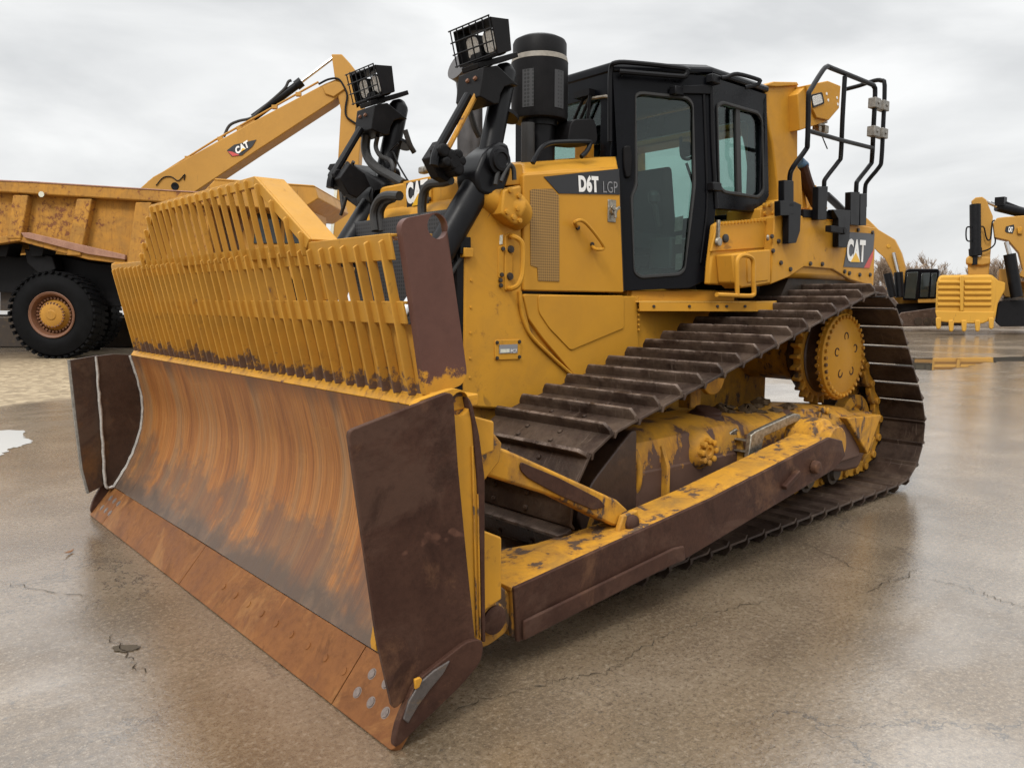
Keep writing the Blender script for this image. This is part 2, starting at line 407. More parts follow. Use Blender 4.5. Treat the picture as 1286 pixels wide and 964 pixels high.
def glass(name, tint, refl=1.0):
    s = NT(name); s.t.nodes.remove(s.b)
    tr = s.n('ShaderNodeBsdfTransparent'); tr.inputs[0].default_value = (*tint, 1)
    gl = s.n('ShaderNodeBsdfGlossy'); gl.inputs['Roughness'].default_value = .0; gl.inputs[0].default_value = (.9, .95, .95, 1)
    lw = s.n('ShaderNodeLayerWeight'); fr = s.math('ADD', s.math('MULTIPLY', s.math('POWER', lw.outputs['Facing'], 5.0), .9), .045)
    mx = s.n('ShaderNodeMixShader'); s.l(s.math('MULTIPLY', fr, refl), mx.inputs[0]); s.l(tr.outputs[0], mx.inputs[1]); s.l(gl.outputs[0], mx.inputs[2])
    s.l(mx.outputs[0], s.o.inputs[0]); return s.m
M['glass'] = glass('cab_glass', (.66, .76, .735))
M['glass_far'] = plain('distant_dark_glass', (.022, .028, .027), .10, 0, 1, .3, 0, .5)

def moldboard_mat():
    s = NT('rusty_moldboard')
    z = s.xyz()[2]
    v = s.vec((.8, 5.0, .38)); v2 = s.vec((2, 34, .8))
    f = s.noise(1.2, 6, .58, v, .35); g = s.noise(2.4, 7, .7, v2, .15)
    c = s.ramp(f, [(.30, (.17, .068, .026)), (.41, (.29, .105, .026)), (.50, (.40, .17, .045)), (.58, (.33, .175, .072)), (.68, (.29, .20, .115))])
    c = s.mix(.42, c, (.32, .135, .045))
    c = s.mix(s.ramp(g, [(.38, 0), (.62, 1)]), s.mix(1.0, c, (.60, .55, .50), 'MULTIPLY'), c)
    v3 = s.vec((3, 90, 2.2)); sc3 = s.math('MULTIPLY', s.ramp(s.noise(1.6, 3, .6, v3), [(.60, 0), (.66, 1)]), s.ramp(s.noise(2.2, 5), [(.45, 0), (.6, 1)])); c = s.mix(s.math('MULTIPLY', sc3, .16), c, (.40, .30, .20))
    sp = s.ramp(s.noise(5, 9, .7, None, .8), [(.55, 0), (.72, 1)])
    c = s.mix(s.math('MULTIPLY', sp, .5), c, (.33, .15, .04))
    k = s.math('ADD', s.rng(z, .44, .20), s.math('MULTIPLY', s.math('SUBTRACT', s.noise(3.5, 8, .7), .5), 1.5))
    wear = s.ramp(k, [(.45, 0), (.8, 1)])
    c = s.mix(s.math('MULTIPLY', wear, .8), c, (.15, .115, .09))
    k2 = s.math('ADD', s.rng(z, .9, .45), s.math('MULTIPLY', s.math('SUBTRACT', s.noise(2.6, 8, .7), .5), 2.2))
    c = s.mix(s.math('MULTIPLY', s.ramp(k2, [(.75, 0), (1.1, 1)]), .55), c, (.085, .062, .05))
    kd = s.ramp(s.math('ADD', s.rng(z, 1.02, 1.2), s.math('MULTIPLY', s.math('SUBTRACT', f, .5), 2)), [(.3, 0), (.9, 1)])
    c = s.mix(s.math('MULTIPLY', kd, .7), c, (.085, .036, .02))
    return s.set(col=c, rough=s.rng(g, .3, .7, .36, .56), metal=s.math('MULTIPLY', wear, .5), normal=s.bump(s.math('ADD', g, sp), .25, .004), spec=.22)
M['moldboard'] = moldboard_mat()
def mesh_mat(name, col, hole, scale, size=.32):
    """perforated sheet: a regular grid of dark holes"""
    s = NT(name); v = s.n('ShaderNodeTexVoronoi'); v.inputs['Scale'].default_value = scale; v.inputs['Randomness'].default_value = 0.0
    s.l(s.co, v.inputs['Vector'])
    k = s.ramp(v.outputs['Distance'], [(size, 1), (size + .06, 0)])
    return s.set(col=s.mix(k, col, hole), rough=.55, normal=s.bump(k, -.3, .003))
M['screen'] = mesh_mat('perforated_yellow_screen', (.33, .185, .045), (.16, .085, .02), 60, .40)
M['grille'] = mesh_mat('perforated_black_grille', (.028, .028, .03), (.0015, .0015, .0015), 42, .38)
M['tread'] = mesh_mat('yellow_grip_plate', (.60, .33, .06), (.2, .11, .03), 45, .30)

# ------------------------------------------------------------------ ground
def ground_mat():
    s = NT('wet_concrete'); co = s.co
    X, Y, Z = s.xyz()
    big = s.noise(.22, 6, .6, None, .4); mid = s.noise(1.1, 8, .65, None, .3); fine = s.noise(26, 6, .75); grit = s.noise(95, 3, .8)
    sm = s.vec((.10, .55, 1)); smear = s.noise(1.6, 7, .65, sm, .5)
    c = s.ramp(mid, [(.32, (.135, .092, .050)), (.5, (.225, .163, .098)), (.68, (.335, .258, .172))])
    c = s.mix(s.ramp(smear, [(.35, 0), (.65, 1)]), s.mix(1.0, c, (.80, .78, .75), 'MULTIPLY'), c)
    gr2 = s.noise(38, 4, .8)
    c = s.mix(s.math('MULTIPLY', s.ramp(gr2, [(.36, 1), (.5, 0)]), .60), c, (.06, .042, .026))
    c = s.mix(s.math('MULTIPLY', s.ramp(gr2, [(.54, 0), (.66, 1)]), .45), c, (.46, .39, .30))
    c = s.mix(s.math('MULTIPLY', s.ramp(grit, [(.36, 1), (.5, 0)]), .45), c, (.07, .052, .036))
    c = s.mix(s.math('MULTIPLY', s.ramp(grit, [(.58, 0), (.70, 1)]), .4), c, (.60, .52, .42))
    # pits and spalls
    pit = s.ramp(s.math('ADD', s.math('MULTIPLY', fine, .6), s.math('MULTIPLY', big, .5)), [(.41, 1), (.46, 0)])
    c = s.mix(s.math('MULTIPLY', pit, .85), c, (.08, .066, .05))
    # cracks
    dist = s.n('ShaderNodeVectorMath'); dist.operation = 'ADD'
    nzc = s.noise(1.3, 6, .7, None, 0, 'Color'); sc = s.n('ShaderNodeVectorMath'); sc.operation = 'SCALE'; sc.inputs['Scale'].default_value = 1.1
    s.l(nzc, sc.inputs[0]); s.l(co, dist.inputs[0]); s.l(sc.outputs[0], dist.inputs[1])
    vo = s.n('ShaderNodeTexVoronoi'); vo.feature = 'DISTANCE_TO_EDGE'; vo.inputs['Scale'].default_value = .33; s.l(dist.outputs[0], vo.inputs['Vector'])
    crk = s.ramp(vo.outputs['Distance'], [(.0, 1), (.0035, 0)])
    crk = s.math('MULTIPLY', crk, s.ramp(s.noise(.8, 4), [(.48, 0), (.58, 1)]))
    c = s.mix(s.math('MULTIPLY', crk, .8), c, (.05, .042, .034))
    # scrape marks
    sv = s.vec((1.2, 9, 1), None, (3, 0, 0)); q = s.n('ShaderNodeMapping'); q.inputs['Rotation'].default_value = (0, 0, .9); q.inputs['Scale'].default_value = (.9, 16, 1); s.l(co, q.inputs[0])
    scr = s.math('MULTIPLY', s.ramp(s.noise(1.7, 3, .6, q.outputs[0]), [(.68, 0), (.74, 1)]), s.ramp(s.noise(.5, 4), [(.5, 0), (.6, 1)]))
    c = s.mix(s.math('MULTIPLY', scr, .35), c, (.50, .46, .40))
    # gravel yard on the far left, beyond the concrete
    edge = s.math('ADD', s.math('MULTIPLY', Y, 1.0), s.math('MULTIPLY', X, -.35))
    gm = s.ramp(s.math('ADD', s.rng(edge, -8.6, -9.9), s.math('MULTIPLY', s.math('SUBTRACT', mid, .5), .5)), [(.35, 0), (.65, 1)])
    gm = s.math('MULTIPLY', gm, s.rng(edge, -23, -17)); gm = s.math('MULTIPLY', gm, s.rng(X, -22, -14), True)
    gv = s.n('ShaderNodeTexVoronoi'); gv.inputs['Scale'].default_value = 9; s.l(co, gv.inputs['Vector'])
    gsep = s.n('ShaderNodeSeparateColor'); s.l(gv.outputs['Color'], gsep.inputs[0])
    gc = s.ramp(gsep.outputs[0], [(0, (.20, .15, .09)), (.5, (.27, .205, .125)), (1, (.38, .30, .19))])
    c = s.mix(gm, c, gc)
    # water film: where it lies the surface is smooth and dark
    wet = s.ramp(s.math('ADD', s.math('MULTIPLY', big, .55), s.math('ADD', s.math('MULTIPLY', smear, .30), s.math('MULTIPLY', mid, .19))), [(.45, .52), (.50, .85), (.60, 1)])
    wet = s.math('MULTIPLY', wet, s.math('SUBTRACT', 1.0, gm), True)
    c = s.mix(s.math('MULTIPLY', wet, .40), c, s.mix(1.0, c, (.55, .53, .50), 'MULTIPLY'))
    h = s.math('ADD', s.math('MULTIPLY', grit, .35), s.math('ADD', s.math('MULTIPLY', fine, .9), s.math('ADD', s.math('MULTIPLY', mid, 1.2), s.math('MULTIPLY', crk, -1.2))))
    h = s.math('ADD', h, s.math('MULTIPLY', gv.outputs['Distance'], s.math('MULTIPLY', gm, 1.2)))
    h = s.math('ADD', h, s.math('MULTIPLY', gr2, 1.0)); nb = s.bump(h, .55, .014); nc = s.bump(s.math('ADD', s.math('MULTIPLY', grit, .5), s.math('ADD', fine, mid)), .17, .008)
    s.b.inputs['Coat IOR'].default_value = 3.7; s.l(nc, s.b.inputs['Coat Normal'])
    return s.set(col=c, rough=.68, normal=nb, spec=.35, coat=s.math('MULTIPLY', wet, 1.0), coatr=s.rng(s.math('ADD', fine, s.math('MULTIPLY', wet, -1)), -.6, .5, .06, .24))
gm_ = MB(); gm_.add([(-900, -900, 0), (900, -900, 0), (900, 900, 0), (-900, 900, 0)], [(0, 1, 2, 3)])
g = obj('ground', gm_, ground_mat()); g['kind'] = 'structure'
def water():
    s = NT('standing_water'); s.b.inputs['IOR'].default_value = 1.6
    return s.set(col=(.10, .085, .065), rough=.015, spec=.9, normal=s.bump(s.noise(3, 3), .01, .01))
WATER = water()
def puddle(pts, jit, seed):
    random.seed(seed); q = PZ(.004, *pts); c = sum(q, V((0, 0, 0))) / len(q)
    q = smooth_path(q + [q[0]], 7)[:-1]; q = [p + V((random.uniform(-jit, jit), random.uniform(-jit, jit), 0)) for p in q]
    m_ = MB(); m_.add(q, [list(range(len(q)))]); o = obj('puddle', m_, WATER); o['kind'] = 'structure'
    return o
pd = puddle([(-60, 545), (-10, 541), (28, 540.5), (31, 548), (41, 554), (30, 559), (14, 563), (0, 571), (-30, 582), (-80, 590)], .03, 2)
PAINTED_WHITE = NT('pale_puddle'); pd.data.materials[0] = PAINTED_WHITE.set(col=(.66, .655, .63), rough=.25, coat=.6, coatr=.03)  # bright white of this puddle is painted into the base colour, not reflected
puddle([(1120, 449), (1180, 449.5), (1240, 448.5), (1300, 447), (1420, 446), (1430, 450), (1300, 452.5), (1240, 455), (1200, 462.5), (1165, 464), (1130, 462)], .12, 5)
def crack(pts, w_, seed):
    random.seed(seed); q = smooth_path(PZ(.004, *pts), 9); L_, R_ = [], []
    for i, p in enumerate(q):
        t = (q[min(i + 1, len(q) - 1)] - q[max(i - 1, 0)]).normalized(); n = V((-t.y, t.x, 0)); c = p + n * random.gauss(0, .012); k = w_ * .62 * random.uniform(.15, 1.0) * min(1, (i + .3) / 4, (len(q) - i - .3) / 4)
        L_.append(c + n * k); R_.append(c - n * k)
    m_ = MB(); n = len(q); m_.add(L_ + R_, [(i, i + 1, n + i + 1, n + i) for i in range(n - 1)])
    o = obj('ground_crack', m_, CRACK); o['kind'] = 'structure'
CRACK = plain('dark_crack', (.035, .027, .019), .95, 0, 20, .3, 0, .1)
crack([(560, 893), (606, 880), (658, 865), (700, 854), (730, 849), (769, 838), (789, 823), (838, 797), (887, 777), (919, 762), (980, 754)], .0045, 1)
crack([(1166, 725), (1200, 734), (1234, 743.5), (1264, 755), (1310, 766)], .005, 2)
crack([(1000, 677), (1038, 694), (1087, 717), (1132, 724)], .004, 3)
crack([(1087, 747), (1113, 730), (1136, 725), (1150, 714)], .005, 4)
crack([(0, 728), (60, 742), (118, 748)], .0045, 5)
crack([(131, 796), (150, 812), (168, 833), (183, 846)], .006, 8)
puddle([(141, 812), (150, 809), (172, 809.5), (175, 812), (168, 816), (150, 818)], .008, 6)

# ================================================================== the bulldozer
DZ = thing('bulldozer', 'big yellow bulldozer with a wide rusty blade and slatted debris rack in front', 'bulldozer', (-3.0, 0, 0))

# ---- blade ------------------------------------------------------------------
BW = 1.95
prof = smooth_path([(-.315, 0, 1.165), (-.352, 0, 1.02), (-.386, 0, .81), (-.365, 0, .62), (-.31, 0, .46), (-.245, 0, .335), (-.158, 0, .202)], 5)
back = [V((p.x - .035, 0, p.z + .004)) for p in prof]
mbd = MB(); ring = prof + back[::-1]
NS = 24
mbd.loft([[V((p.x, -BW + 2 * BW * k / NS, p.z)) for p in ring] for k in range(NS + 1)])
blade = obj('moldboard', mbd, M['moldboard'], DZ, label='rusty curved moldboard streaked orange and grey')
obj('blade_lip', MB().prism([(-.312, -BW, 1.166), (-.352, -BW, 1.222), (-.46, -BW, 1.225), (-.46, -BW, 1.18), (-.352, -BW, 1.166)], (0, 2 * BW, 0)), M['yellow_lip'], blade, .006)
bb = MB().prism([(-.40, -1.9, .30), (-.62, -1.9, .36), (-.62, -1.9, .62), (-.42, -1.9, .72)], (0, 3.8, 0))
bb.prism([(-.42, -1.9, .95), (-.58, -1.9, .98), (-.58, -1.9, 1.10), (-.38, -1.9, 1.16)], (0, 3.8, 0))
for y in (-1.2, -.4, .4, 1.2): bb.box(-.58, -.40, y - .02, y + .02, .6, 1.0)
obj('blade_stiffener', bb, M['yellow_low'], blade, .008)

def edge_plate(y0, y1, name, mat, round_end=0):
    # inclined cutting plate from the ground line up to the moldboard
    t = V((.02, 0, .016)); b0 = V((.0, 0, .006)); b1 = V((-.160, 0, .196))
    q = [(y0, 0.), (y1, 0.), (y1, 1.), (y0, 1.)]
    pts = [V((b0.x + (b1.x - b0.x) * s_, y, b0.z + (b1.z - b0.z) * s_)) for y, s_ in q]
    if round_end: 
        i = 1 if round_end > 0 else 0
        pr = rnd(pts, .028, 4); k = 5
        seq = []
        for j in range(4): seq += pr[j * k:(j + 1) * k] if j == i else [pts[j]]
        pts = seq
    return obj(name, MB().prism(pts, (-.026, 0, -.02)), mat, DZ, .003)
def bolt_spot(parent, y, s_, r=.018, mat='bolt_bare'):
    p = V((.0 - .160 * s_, y, .006 + .19 * s_)); n = V((.19, 0, .16)).normalized()
    rim = MB().lathe(p - n * .001, n, [(0, r * 1.25), (.0015, r * 1.25), (.0018, r), (.005, r * .95), (.0055, .001)], 14)
    return obj('bolt_head', rim, M[mat], parent)
ce = []
for y0, y1 in ((-1.697, -.136), (-.130, 1.594)): ce.append(edge_plate(y0, y1, 'cutting_edge', M['edge']))
for k in range(9): bolt_spot(ce[1], .32 + k * .155, .50, .017, 'edge')
for sgn in (-1, 1):
    eb = edge_plate(*((1.600, 2.035) if sgn > 0 else (-2.035, -1.703)), 'end_bit', M['edge'], sgn)
    for k in range(3):
        for s_ in (.36, .70): bolt_spot(eb, sgn * (1.70 + .10 * k) + (.02 if s_ > .5 else .0), s_)
# side cutters below the end plates
for sgn in (1, -1):
    pts = rnd([(0.0, 2.041, .012), (-.02, 2.041, .10), (-.10, 2.041, .235), (-.33, 2.041, .315), (-.41, 2.041, .30), (-.40, 2.041, .215), (-.30, 2.041, .15)], .03, 2)
    mb = MB().prism(pts, (0, -.03, 0))
    obj('side_cutter', mb if sgn > 0 else mb.mirror(), M['brown'], DZ, .004)
pts = PY(2.048, (566, 829), (545, 842), (528, 857), (514, 880), (507, 903), (513, 908), (525, 887), (541, 865), (557, 846))
obj('torn_corner', MB().prism(pts, (0, -.012, 0)), M['torn'], DZ, .004, label='bent bare metal where the corner is worn through')
pts = PY(2.056, (521, 853), (528, 850), (531, 853), (527, 863), (522, 866))
obj('corner_bracket', MB().prism(pts, (0, -.012, 0)), M['yellow_worn'], DZ, .004)

# end plates of the blade (y = +-1.95) with a lifting eye
for sgn in (1, -1):
    if sgn > 0:
        outer = rnd(PY(1.975, (520, 505), (560, 491), (574, 487), (586, 493), (591, 512), (601, 600), (606, 700), (609, 806), (598, 812), (470, 820)), .03, 2)
        c = P(578, 507, 'y', 1.975)
        hole = [c + V((math.cos(a) * .045, 0, math.sin(a) * .045)) for a in [2 * math.pi * k / 16 for k in range(16)]]
        ep = obj('blade_end_plate', MB().plate(outer, [hole], (0, -.035, 0)), M['yellow_low'], DZ, .004)
        pts = rnd(PY(1.985, (587, 496), (593, 506), (602, 545), (609, 600), (609, 700), (610, 806), (606, 806), (604, 700), (600, 600), (594, 530)), .02, 2)
        obj('end_flange', MB().prism(pts, (0, -.06, 0)), M['brown'], ep, .004)
        dsc = disc(c + V((0, -.030, 0)), (0, 1, 0), .05, .003); obj('eye_backing', dsc, M['yellow_worn'], ep)
        bd = MB(); 
        for a, b in (((600, 620), (604, 806)), ((593, 560), (600, 806))):
            bd.tube([P(a[0], a[1], 'y', 1.980) + V((0, 0, 0)), P(b[0] - 1, b[1] - 6, 'y', 1.980)], .004, 6)
        obj('weld_bead', bd, M['yellow_worn'], ep)
    else:
        pr = [V((p.x - .05, -1.952, p.z)) for p in prof]
        outer = pr + [V((-.10, -1.952, .20)), V((-.085, -1.952, 1.17)), V((-.2, -1.952, 1.18))]
        ep = obj('blade_end_plate', MB().prism(outer, (0, -.028, 0)), M['brown_dark'], DZ, label='dark rusty inner end plate')
        bd = MB()
        wl = [V((p.x + .006, -1.944, p.z)) for p in prof]
        w2 = [V((-.083, -1.946, 1.168)), V((-.088, -1.946, .9)), V((-.095, -1.946, .6)), V((-.10, -1.946, .24)), V((-.150, -1.946, .205))]
        random.seed(3)
        for path in (wl, w2):
            q = smooth_path(path, 6 if len(path) < 8 else 1); q = [p + V((random.uniform(-.003, .003), 0, 0)) for p in q]
            bd.tube(q, [random.uniform(.0085, .0125) for _ in q], 8)
        obj('weld_bead', bd, M['weld'], ep, label='pale bare weld seam')

# wing plates welded to the end plates, standing forward of the blade
pts = rnd(PY(2.0, (433, 540), (557, 492), (565, 494), (571, 585), (582, 700), (593, 806), (560, 824), (524, 850), (508, 872), (490, 889), (470, 800), (450, 660)), .02, 2)
obj('wing_plate', MB().prism(pts, (0, .022, 0)), M['brown'], DZ, .004, label='dark brown steel wing plate')
pts = PY(-1.985, (88, 452), (123, 446), (124, 500), (133, 560), (135, 607), (112, 619), (104, 590), (97, 530))
wf = obj('wing_plate', MB().prism(pts, (0, -.022, 0)), M['brown_dark'], DZ, .003, label='dark wing plate with a pale cut front edge')
e0 = PY(-1.985, (88, 452), (96, 525), (104, 590), (112, 619))
obj('cut_edge', MB().tube([p + V((.004, -.011, 0)) for p in e0], .0125, 6), M['clamp'], wf)

# ---- debris rack --------------------------------------------------------------
def rx(z): return -.335 + (z - 1.2) * (.135 / .62)          # the rack leans forward as it rises
RY0, RY1 = -1.885, 1.745
rack_root = MB()
# top beam: front plate and flange, right and left of the raised middle
def slab(y0, y1, z0, z1, th, off=0.0):
    return [V((rx(z) + off, y, z)) for y, z in ((y0, z0), (y1, z0), (y1, z1), (y0, z1))], V((-th, 0, 0))
mb = MB(); mb.prism(*slab(RY0, RY1, 1.725, 1.822, .012))
mb.prism([V((rx(1.822) - .0125, RY0, 1.822)), V((rx(1.822) - .0125, RY1, 1.822)), V((rx(1.822) - .20, RY1, 1.832)), V((rx(1.822) - .20, RY0, 1.832))], (0, 0, -.012))
rack = obj('debris_rack', mb, M['yellow_rack'], DZ, .003, label='yellow slatted debris rack on top of the blade')
mb = MB(); mb.prism(*slab(RY0, RY1, 1.485, 1.572, .012)); mb.prism([V((rx(1.572) - .0125, RY0, 1.572)), V((rx(1.572) - .0125, RY1, 1.572)), V((rx(1.572) - .12, RY1, 1.572)), V((rx(1.572) - .12, RY0, 1.572))], (0, 0, -.012))
obj('middle_beam', mb, M['yellow_rack'], rack, .003)
mb = MB(); mb.prism([V((rx(1.48) - .035, y, 1.483)) for y in (RY0, RY1)] + [V((rx(1.2) - .012, y, 1.2)) for y in (RY1, RY0)], (-.012, 0, 0))
obj('rear_plate', mb, M['yellow_rack'], rack)
# end plates
pts = rnd(PY(1.750, (497, 284), (503, 275), (543, 267), (553, 277), (566, 370), (580, 468), (574, 482), (529, 500), (515, 400)), .035, 3)
c = P(543, 285, 'y', 1.75); hole = [c + V((math.cos(a) * .048, 0, math.sin(a) * .048)) for a in [2 * math.pi * k / 18 for k in range(18)]]
obj('rack_end_plate', MB().plate(pts, [hole], (0, .035, 0)), M['yellow_plate'], rack, .003, label='brown worn end plate with a round lifting hole')
pts = rnd([V((rx(1.83), RY0, 1.835)), V((rx(1.83) - .2, RY0, 1.85)), V((rx(1.2) - .25, RY0, 1.2)), V((rx(1.2), RY0, 1.2))], .03, 2)
obj('rack_end_plate', MB().prism(pts, (0, -.03, 0)), M['yellow_rack'], rack, .003)
# gussets behind the beams
for y in (1.14, .1, -1.1):
    obj('gusset', MB().prism([V((rx(1.72) - .014, y, 1.72)), V((rx(1.575) - .014, y, 1.575)), V((rx(1.575) - .11, y, 1.575)), V((rx(1.72) - .19, y, 1.72))], (0, -.05, 0)), M['yellow_rack'], rack, .003)
# raised middle frame: slanted sides and top, folded from wide flat bar
UT, UY0, UY1, UB0, UB1 = 2.135, -.735, .735, -1.175, 1.125
def frame_seg(y0, z0, y1, z1, depth, wid):
    d = V((rx(z1) - rx(z0), y1 - y0, z1 - z0)).normalized(); n = V((0, -d.z, d.y)).normalized()
    if n.z > 0: n = -n                          # inwards / down
    a = V((rx(z0), y0, z0)); b = V((rx(z1), y1, z1))
    m_ = MB(); m_.prism([a, b, b + n * wid, a + n * wid], (-.012, 0, 0))
    m_.prism([a + V((-.0125, 0, 0)), b + V((-.0125, 0, 0)), b + V((-depth, 0, 0)), a + V((-depth, 0, 0))], n * .012)
    return m_
obj('upper_top_rail', frame_seg(UY0, UT, UY1, UT, .145, .05), M['yellow_rack'], rack, .003)
obj('upper_side_rail', frame_seg(UY1 + .002, UT, UB1, 1.835, .145, .05), M['yellow_rack'], rack, .003)
obj('upper_side_rail', frame_seg(UB0, 1.835, UY0 - .002, UT, .145, .05), M['yellow_rack'], rack, .003)
# bars: flat bars standing edge-on in front of the beams
def rack_bar(y, z0, z1, off=.024, dp=.044, th=.0105):
    m_ = MB(); m_.prism([V((rx(z0) + off, y, z0)), V((rx(z1) + off, y, z1)), V((rx(z1) + off - dp * .4, y, z1 + .012)), V((rx(z1) + off - dp, y, z1)), V((rx(z0) + off - dp, y, z0))], (0, th, 0))
    return m_
NB = 38
for k in range(NB):
    y = RY0 + .055 + (RY1 - RY0 - .10) * k / (NB - 1)
    y += random.uniform(-.006, .006)
    obj('rack_bar', rack_bar(y - .01, 1.205, 1.785 + random.uniform(-.006, .006)), M['yellow_rack'], rack, .0035)
NU = 22
for k in range(NU):
    y = UB0 + .05 + (UB1 - UB0 - .09) * k / (NU - 1)
    top = UT - .02 if UY0 <= y <= UY1 else (UT - .02 - (y - UY1) * (UT - 1.835) / (UB1 - UY1) if y > UY1 else UT - .02 - (UY0 - y) * (UT - 1.835) / (UY0 - UB0))
    obj('upper_rack_bar', rack_bar(y - .01, 1.765, max(top, 1.86), .026, .03), M['yellow_rack'], rack, .0035)

# ---- push arms ----------------------------------------------------------------
def push_arm(sgn):
    ol = PY(1.86, (646, 738), (894, 625.5), (1042, 549), (1058, 553), (1062, 572), (1050, 588), (866, 699), (650, 807))
    f = (lambda m_: m_) if sgn > 0 else (lambda m_: m_.mirror())
    pa = obj('push_arm', f(MB().prism(ol, (0, -.02, 0))), M['brown'], DZ, .006)
    tp = [ol[0], ol[1], ol[2]]
    top = MB(); top.prism([ol[0] + V((0, -.021, -.003)), ol[1] + V((0, -.021, -.003)), ol[2] + V((0, -.021, -.003)), ol[2] + V((0, -.24, .0)), ol[1] + V((0, -.24, .0)), ol[0] + V((0, -.24, .0))], (0, 0, -.02))
    obj('arm_top', f(top), M['yellow_worn'], pa, .004)
    inn = MB().prism([p + V((0, -.24, -.024)) if i < 3 else p + V((0, -.24, .01)) for i, p in enumerate(ol)], (0, .02, 0))
    inn.prism([ol[0] + V((-.005, -.021, -.024)), ol[0] + V((-.005, -.24, -.024)), ol[7] + V((-.005, -.24, .01)), ol[7] + V((-.005, -.021, .01))], (-.02, 0, 0))
    inn.prism([ol[7] + V((-.02, -.021, .012)), ol[6] + V((0, -.021, .012)), ol[6] + V((0, -.24, .012)), ol[7] + V((-.02, -.24, .012))], (0, 0, .02))
    obj('arm_inner', f(inn), M['yellow_worn'], pa, .004)
    st = PY(1.866, (655, 778), (843, 687), (856, 684), (858, 702), (836, 711), (655, 803))
    obj('wear_strip', f(MB().prism(st, (0, .018, 0))), M['brown'], pa, .008)
    # triangular web between arm and blade
    z0 = ol[0].z - .012
    web = [V((-.735, 1.61, z0)), V((-.47, 1.61, z0)), V((-.47, 1.25, z0)), V((-.80, 1.38, z0)), V((-1.15, 1.52, z0 + .035)), V((-1.50, 1.615, z0 + .085))]
    obj('arm_web', f(MB().prism(web, (0, 0, -.03))), M['yellow_worn'], pa, .006)
    lug = MB(); 
    for y in (1.82, 1.66):
        lug.prism(rnd([V((-.44, y, .18)), V((-.44, y, .40)), V((-.62, y, .42)), V((-.735, y, .34)), V((-.735, y, .17)), V((-.6, y, .13))], .04, 3), (0, -.04, 0))
    lug.box(-.76, -.735, 1.60, 1.835, .14, .36)
    lug.cyl((-.60, 1.87, .27), (-.60, 1.60, .27), .07)
    obj('arm_lug', f(lug), M['yellow_worn'], pa, .008)
    pin = MB().lathe((-.60, 1.83, .27), (0, 1, 0), [(0, .06), (.05, .06), (.055, .05), (.055, .0)], 20)
    obj('arm_pin', f(pin), M['brown'], pa)
    sm = MB(); a, b = P(983, 612, 'y', 1.866), P(1001, 592, 'y', 1.866); sm.bar(a, b, .03, .05, (0, 1, 0))
    sm.lathe(P(1021, 586, 'y', 1.862), (0, 1, 0), [(0, .045), (.04, .04), (.045, .02), (.045, 0)], 12)
    obj('arm_stud', f(sm), M['brown'], pa, .006)
    # trunnion at the rear end
    tr = MB().lathe((-3.62, 1.62, .62), (0, 1, 0), [(-.1, .17), (.10, .17), (.12, .13), (.2, .13), (.21, .0)], 28)
    obj('arm_trunnion', f(tr), M['yellow_worn'], pa, .008)
    # tilt brace up to the blade
    Y = 1.74
    A = lambda *q: [P(a, b, 'y', Y) for a, b in q]
    br = MB().prism(A((626, 561), (640, 566), (776, 628), (789, 640), (784, 662), (770, 660), (700, 625), (612, 597)), (0, -.10, 0))
    brc = obj('tilt_brace', f(br), M['yellow_worn'], pa, .012)
    pn = [P(a, b, 'y', Y + .002) for a, b in ((652, 579), (700, 599), (752, 626), (760, 636), (744, 640), (700, 621), (662, 600), (652, 590))]
    obj('brace_panel', f(MB().prism(rnd(pn, .02, 2), (0, .008, 0))), M['brown'], brc, .003)
    pe = P(785, 655, 'y', Y + .0)
    obj('brace_pin', f(MB().lathe(pe + V((0, -.12, 0)), (0, 1, 0), [(0, .055), (.13, .055), (.135, .048), (.175, .045), (.185, .03), (.185, 0)], 20)), M['brown'], brc, 0)
    ck = MB(); 
    for y in (1.78, 1.60):
        ck.prism([P(a, b, 'y', y) for a, b in ((604, 528), (618, 540), (631, 556), (628, 580), (608, 605), (600, 600))], (0, -.035, 0))
    obj('brace_clevis', f(ck), M['yellow_worn'], brc, .01)
    kb = MB()
    for y in (1.78, 1.60):
        kb.prism([pe + V((-.13, y - pe.y, -.12)), pe + V((.14, y - pe.y, -.12)), pe + V((.06, y - pe.y, .05)), pe + V((-.05, y - pe.y, .06))], (0, -.03, 0))
    obj('brace_bracket', f(kb), M['yellow_worn'], pa, .008)
    return pa
push_arm(1); push_arm(-1)

# ---- tracks -------------------------------------------------------------------
IF_, IR_, SP_ = (V((-1.74, 0, .490)), .425), (V((-5.22, 0, .490)), .425), (V((-4.62, 0, 1.145)), .505)
def hull_path(circs):
    """closed path round circles (given in order), as dense points in x, z"""
    pts = []
    n = len(circs)
    ang = []
    for i in range(n):
        (c0, r0), (c1, r1) = circs[i], circs[(i + 1) % n]
        d = c1 - c0; L_ = math.hypot(d.x, d.z); th = math.atan2(d.z, d.x)
        ang.append(th + math.pi / 2 + math.asin((r1 - r0) / L_) * 1.0)      # normal on the left of travel
    for i in range(n):
        c, r = circs[i]; a0 = ang[i - 1]; a1 = ang[i]
        while a1 > a0: a1 -= 2 * math.pi
        k = max(2, int((a0 - a1) / .03))
        for j in range(k + 1):
            a = a0 + (a1 - a0) * j / k; pts.append(V((c.x + r * math.cos(a), 0, c.z + r * math.sin(a))))
    return pts
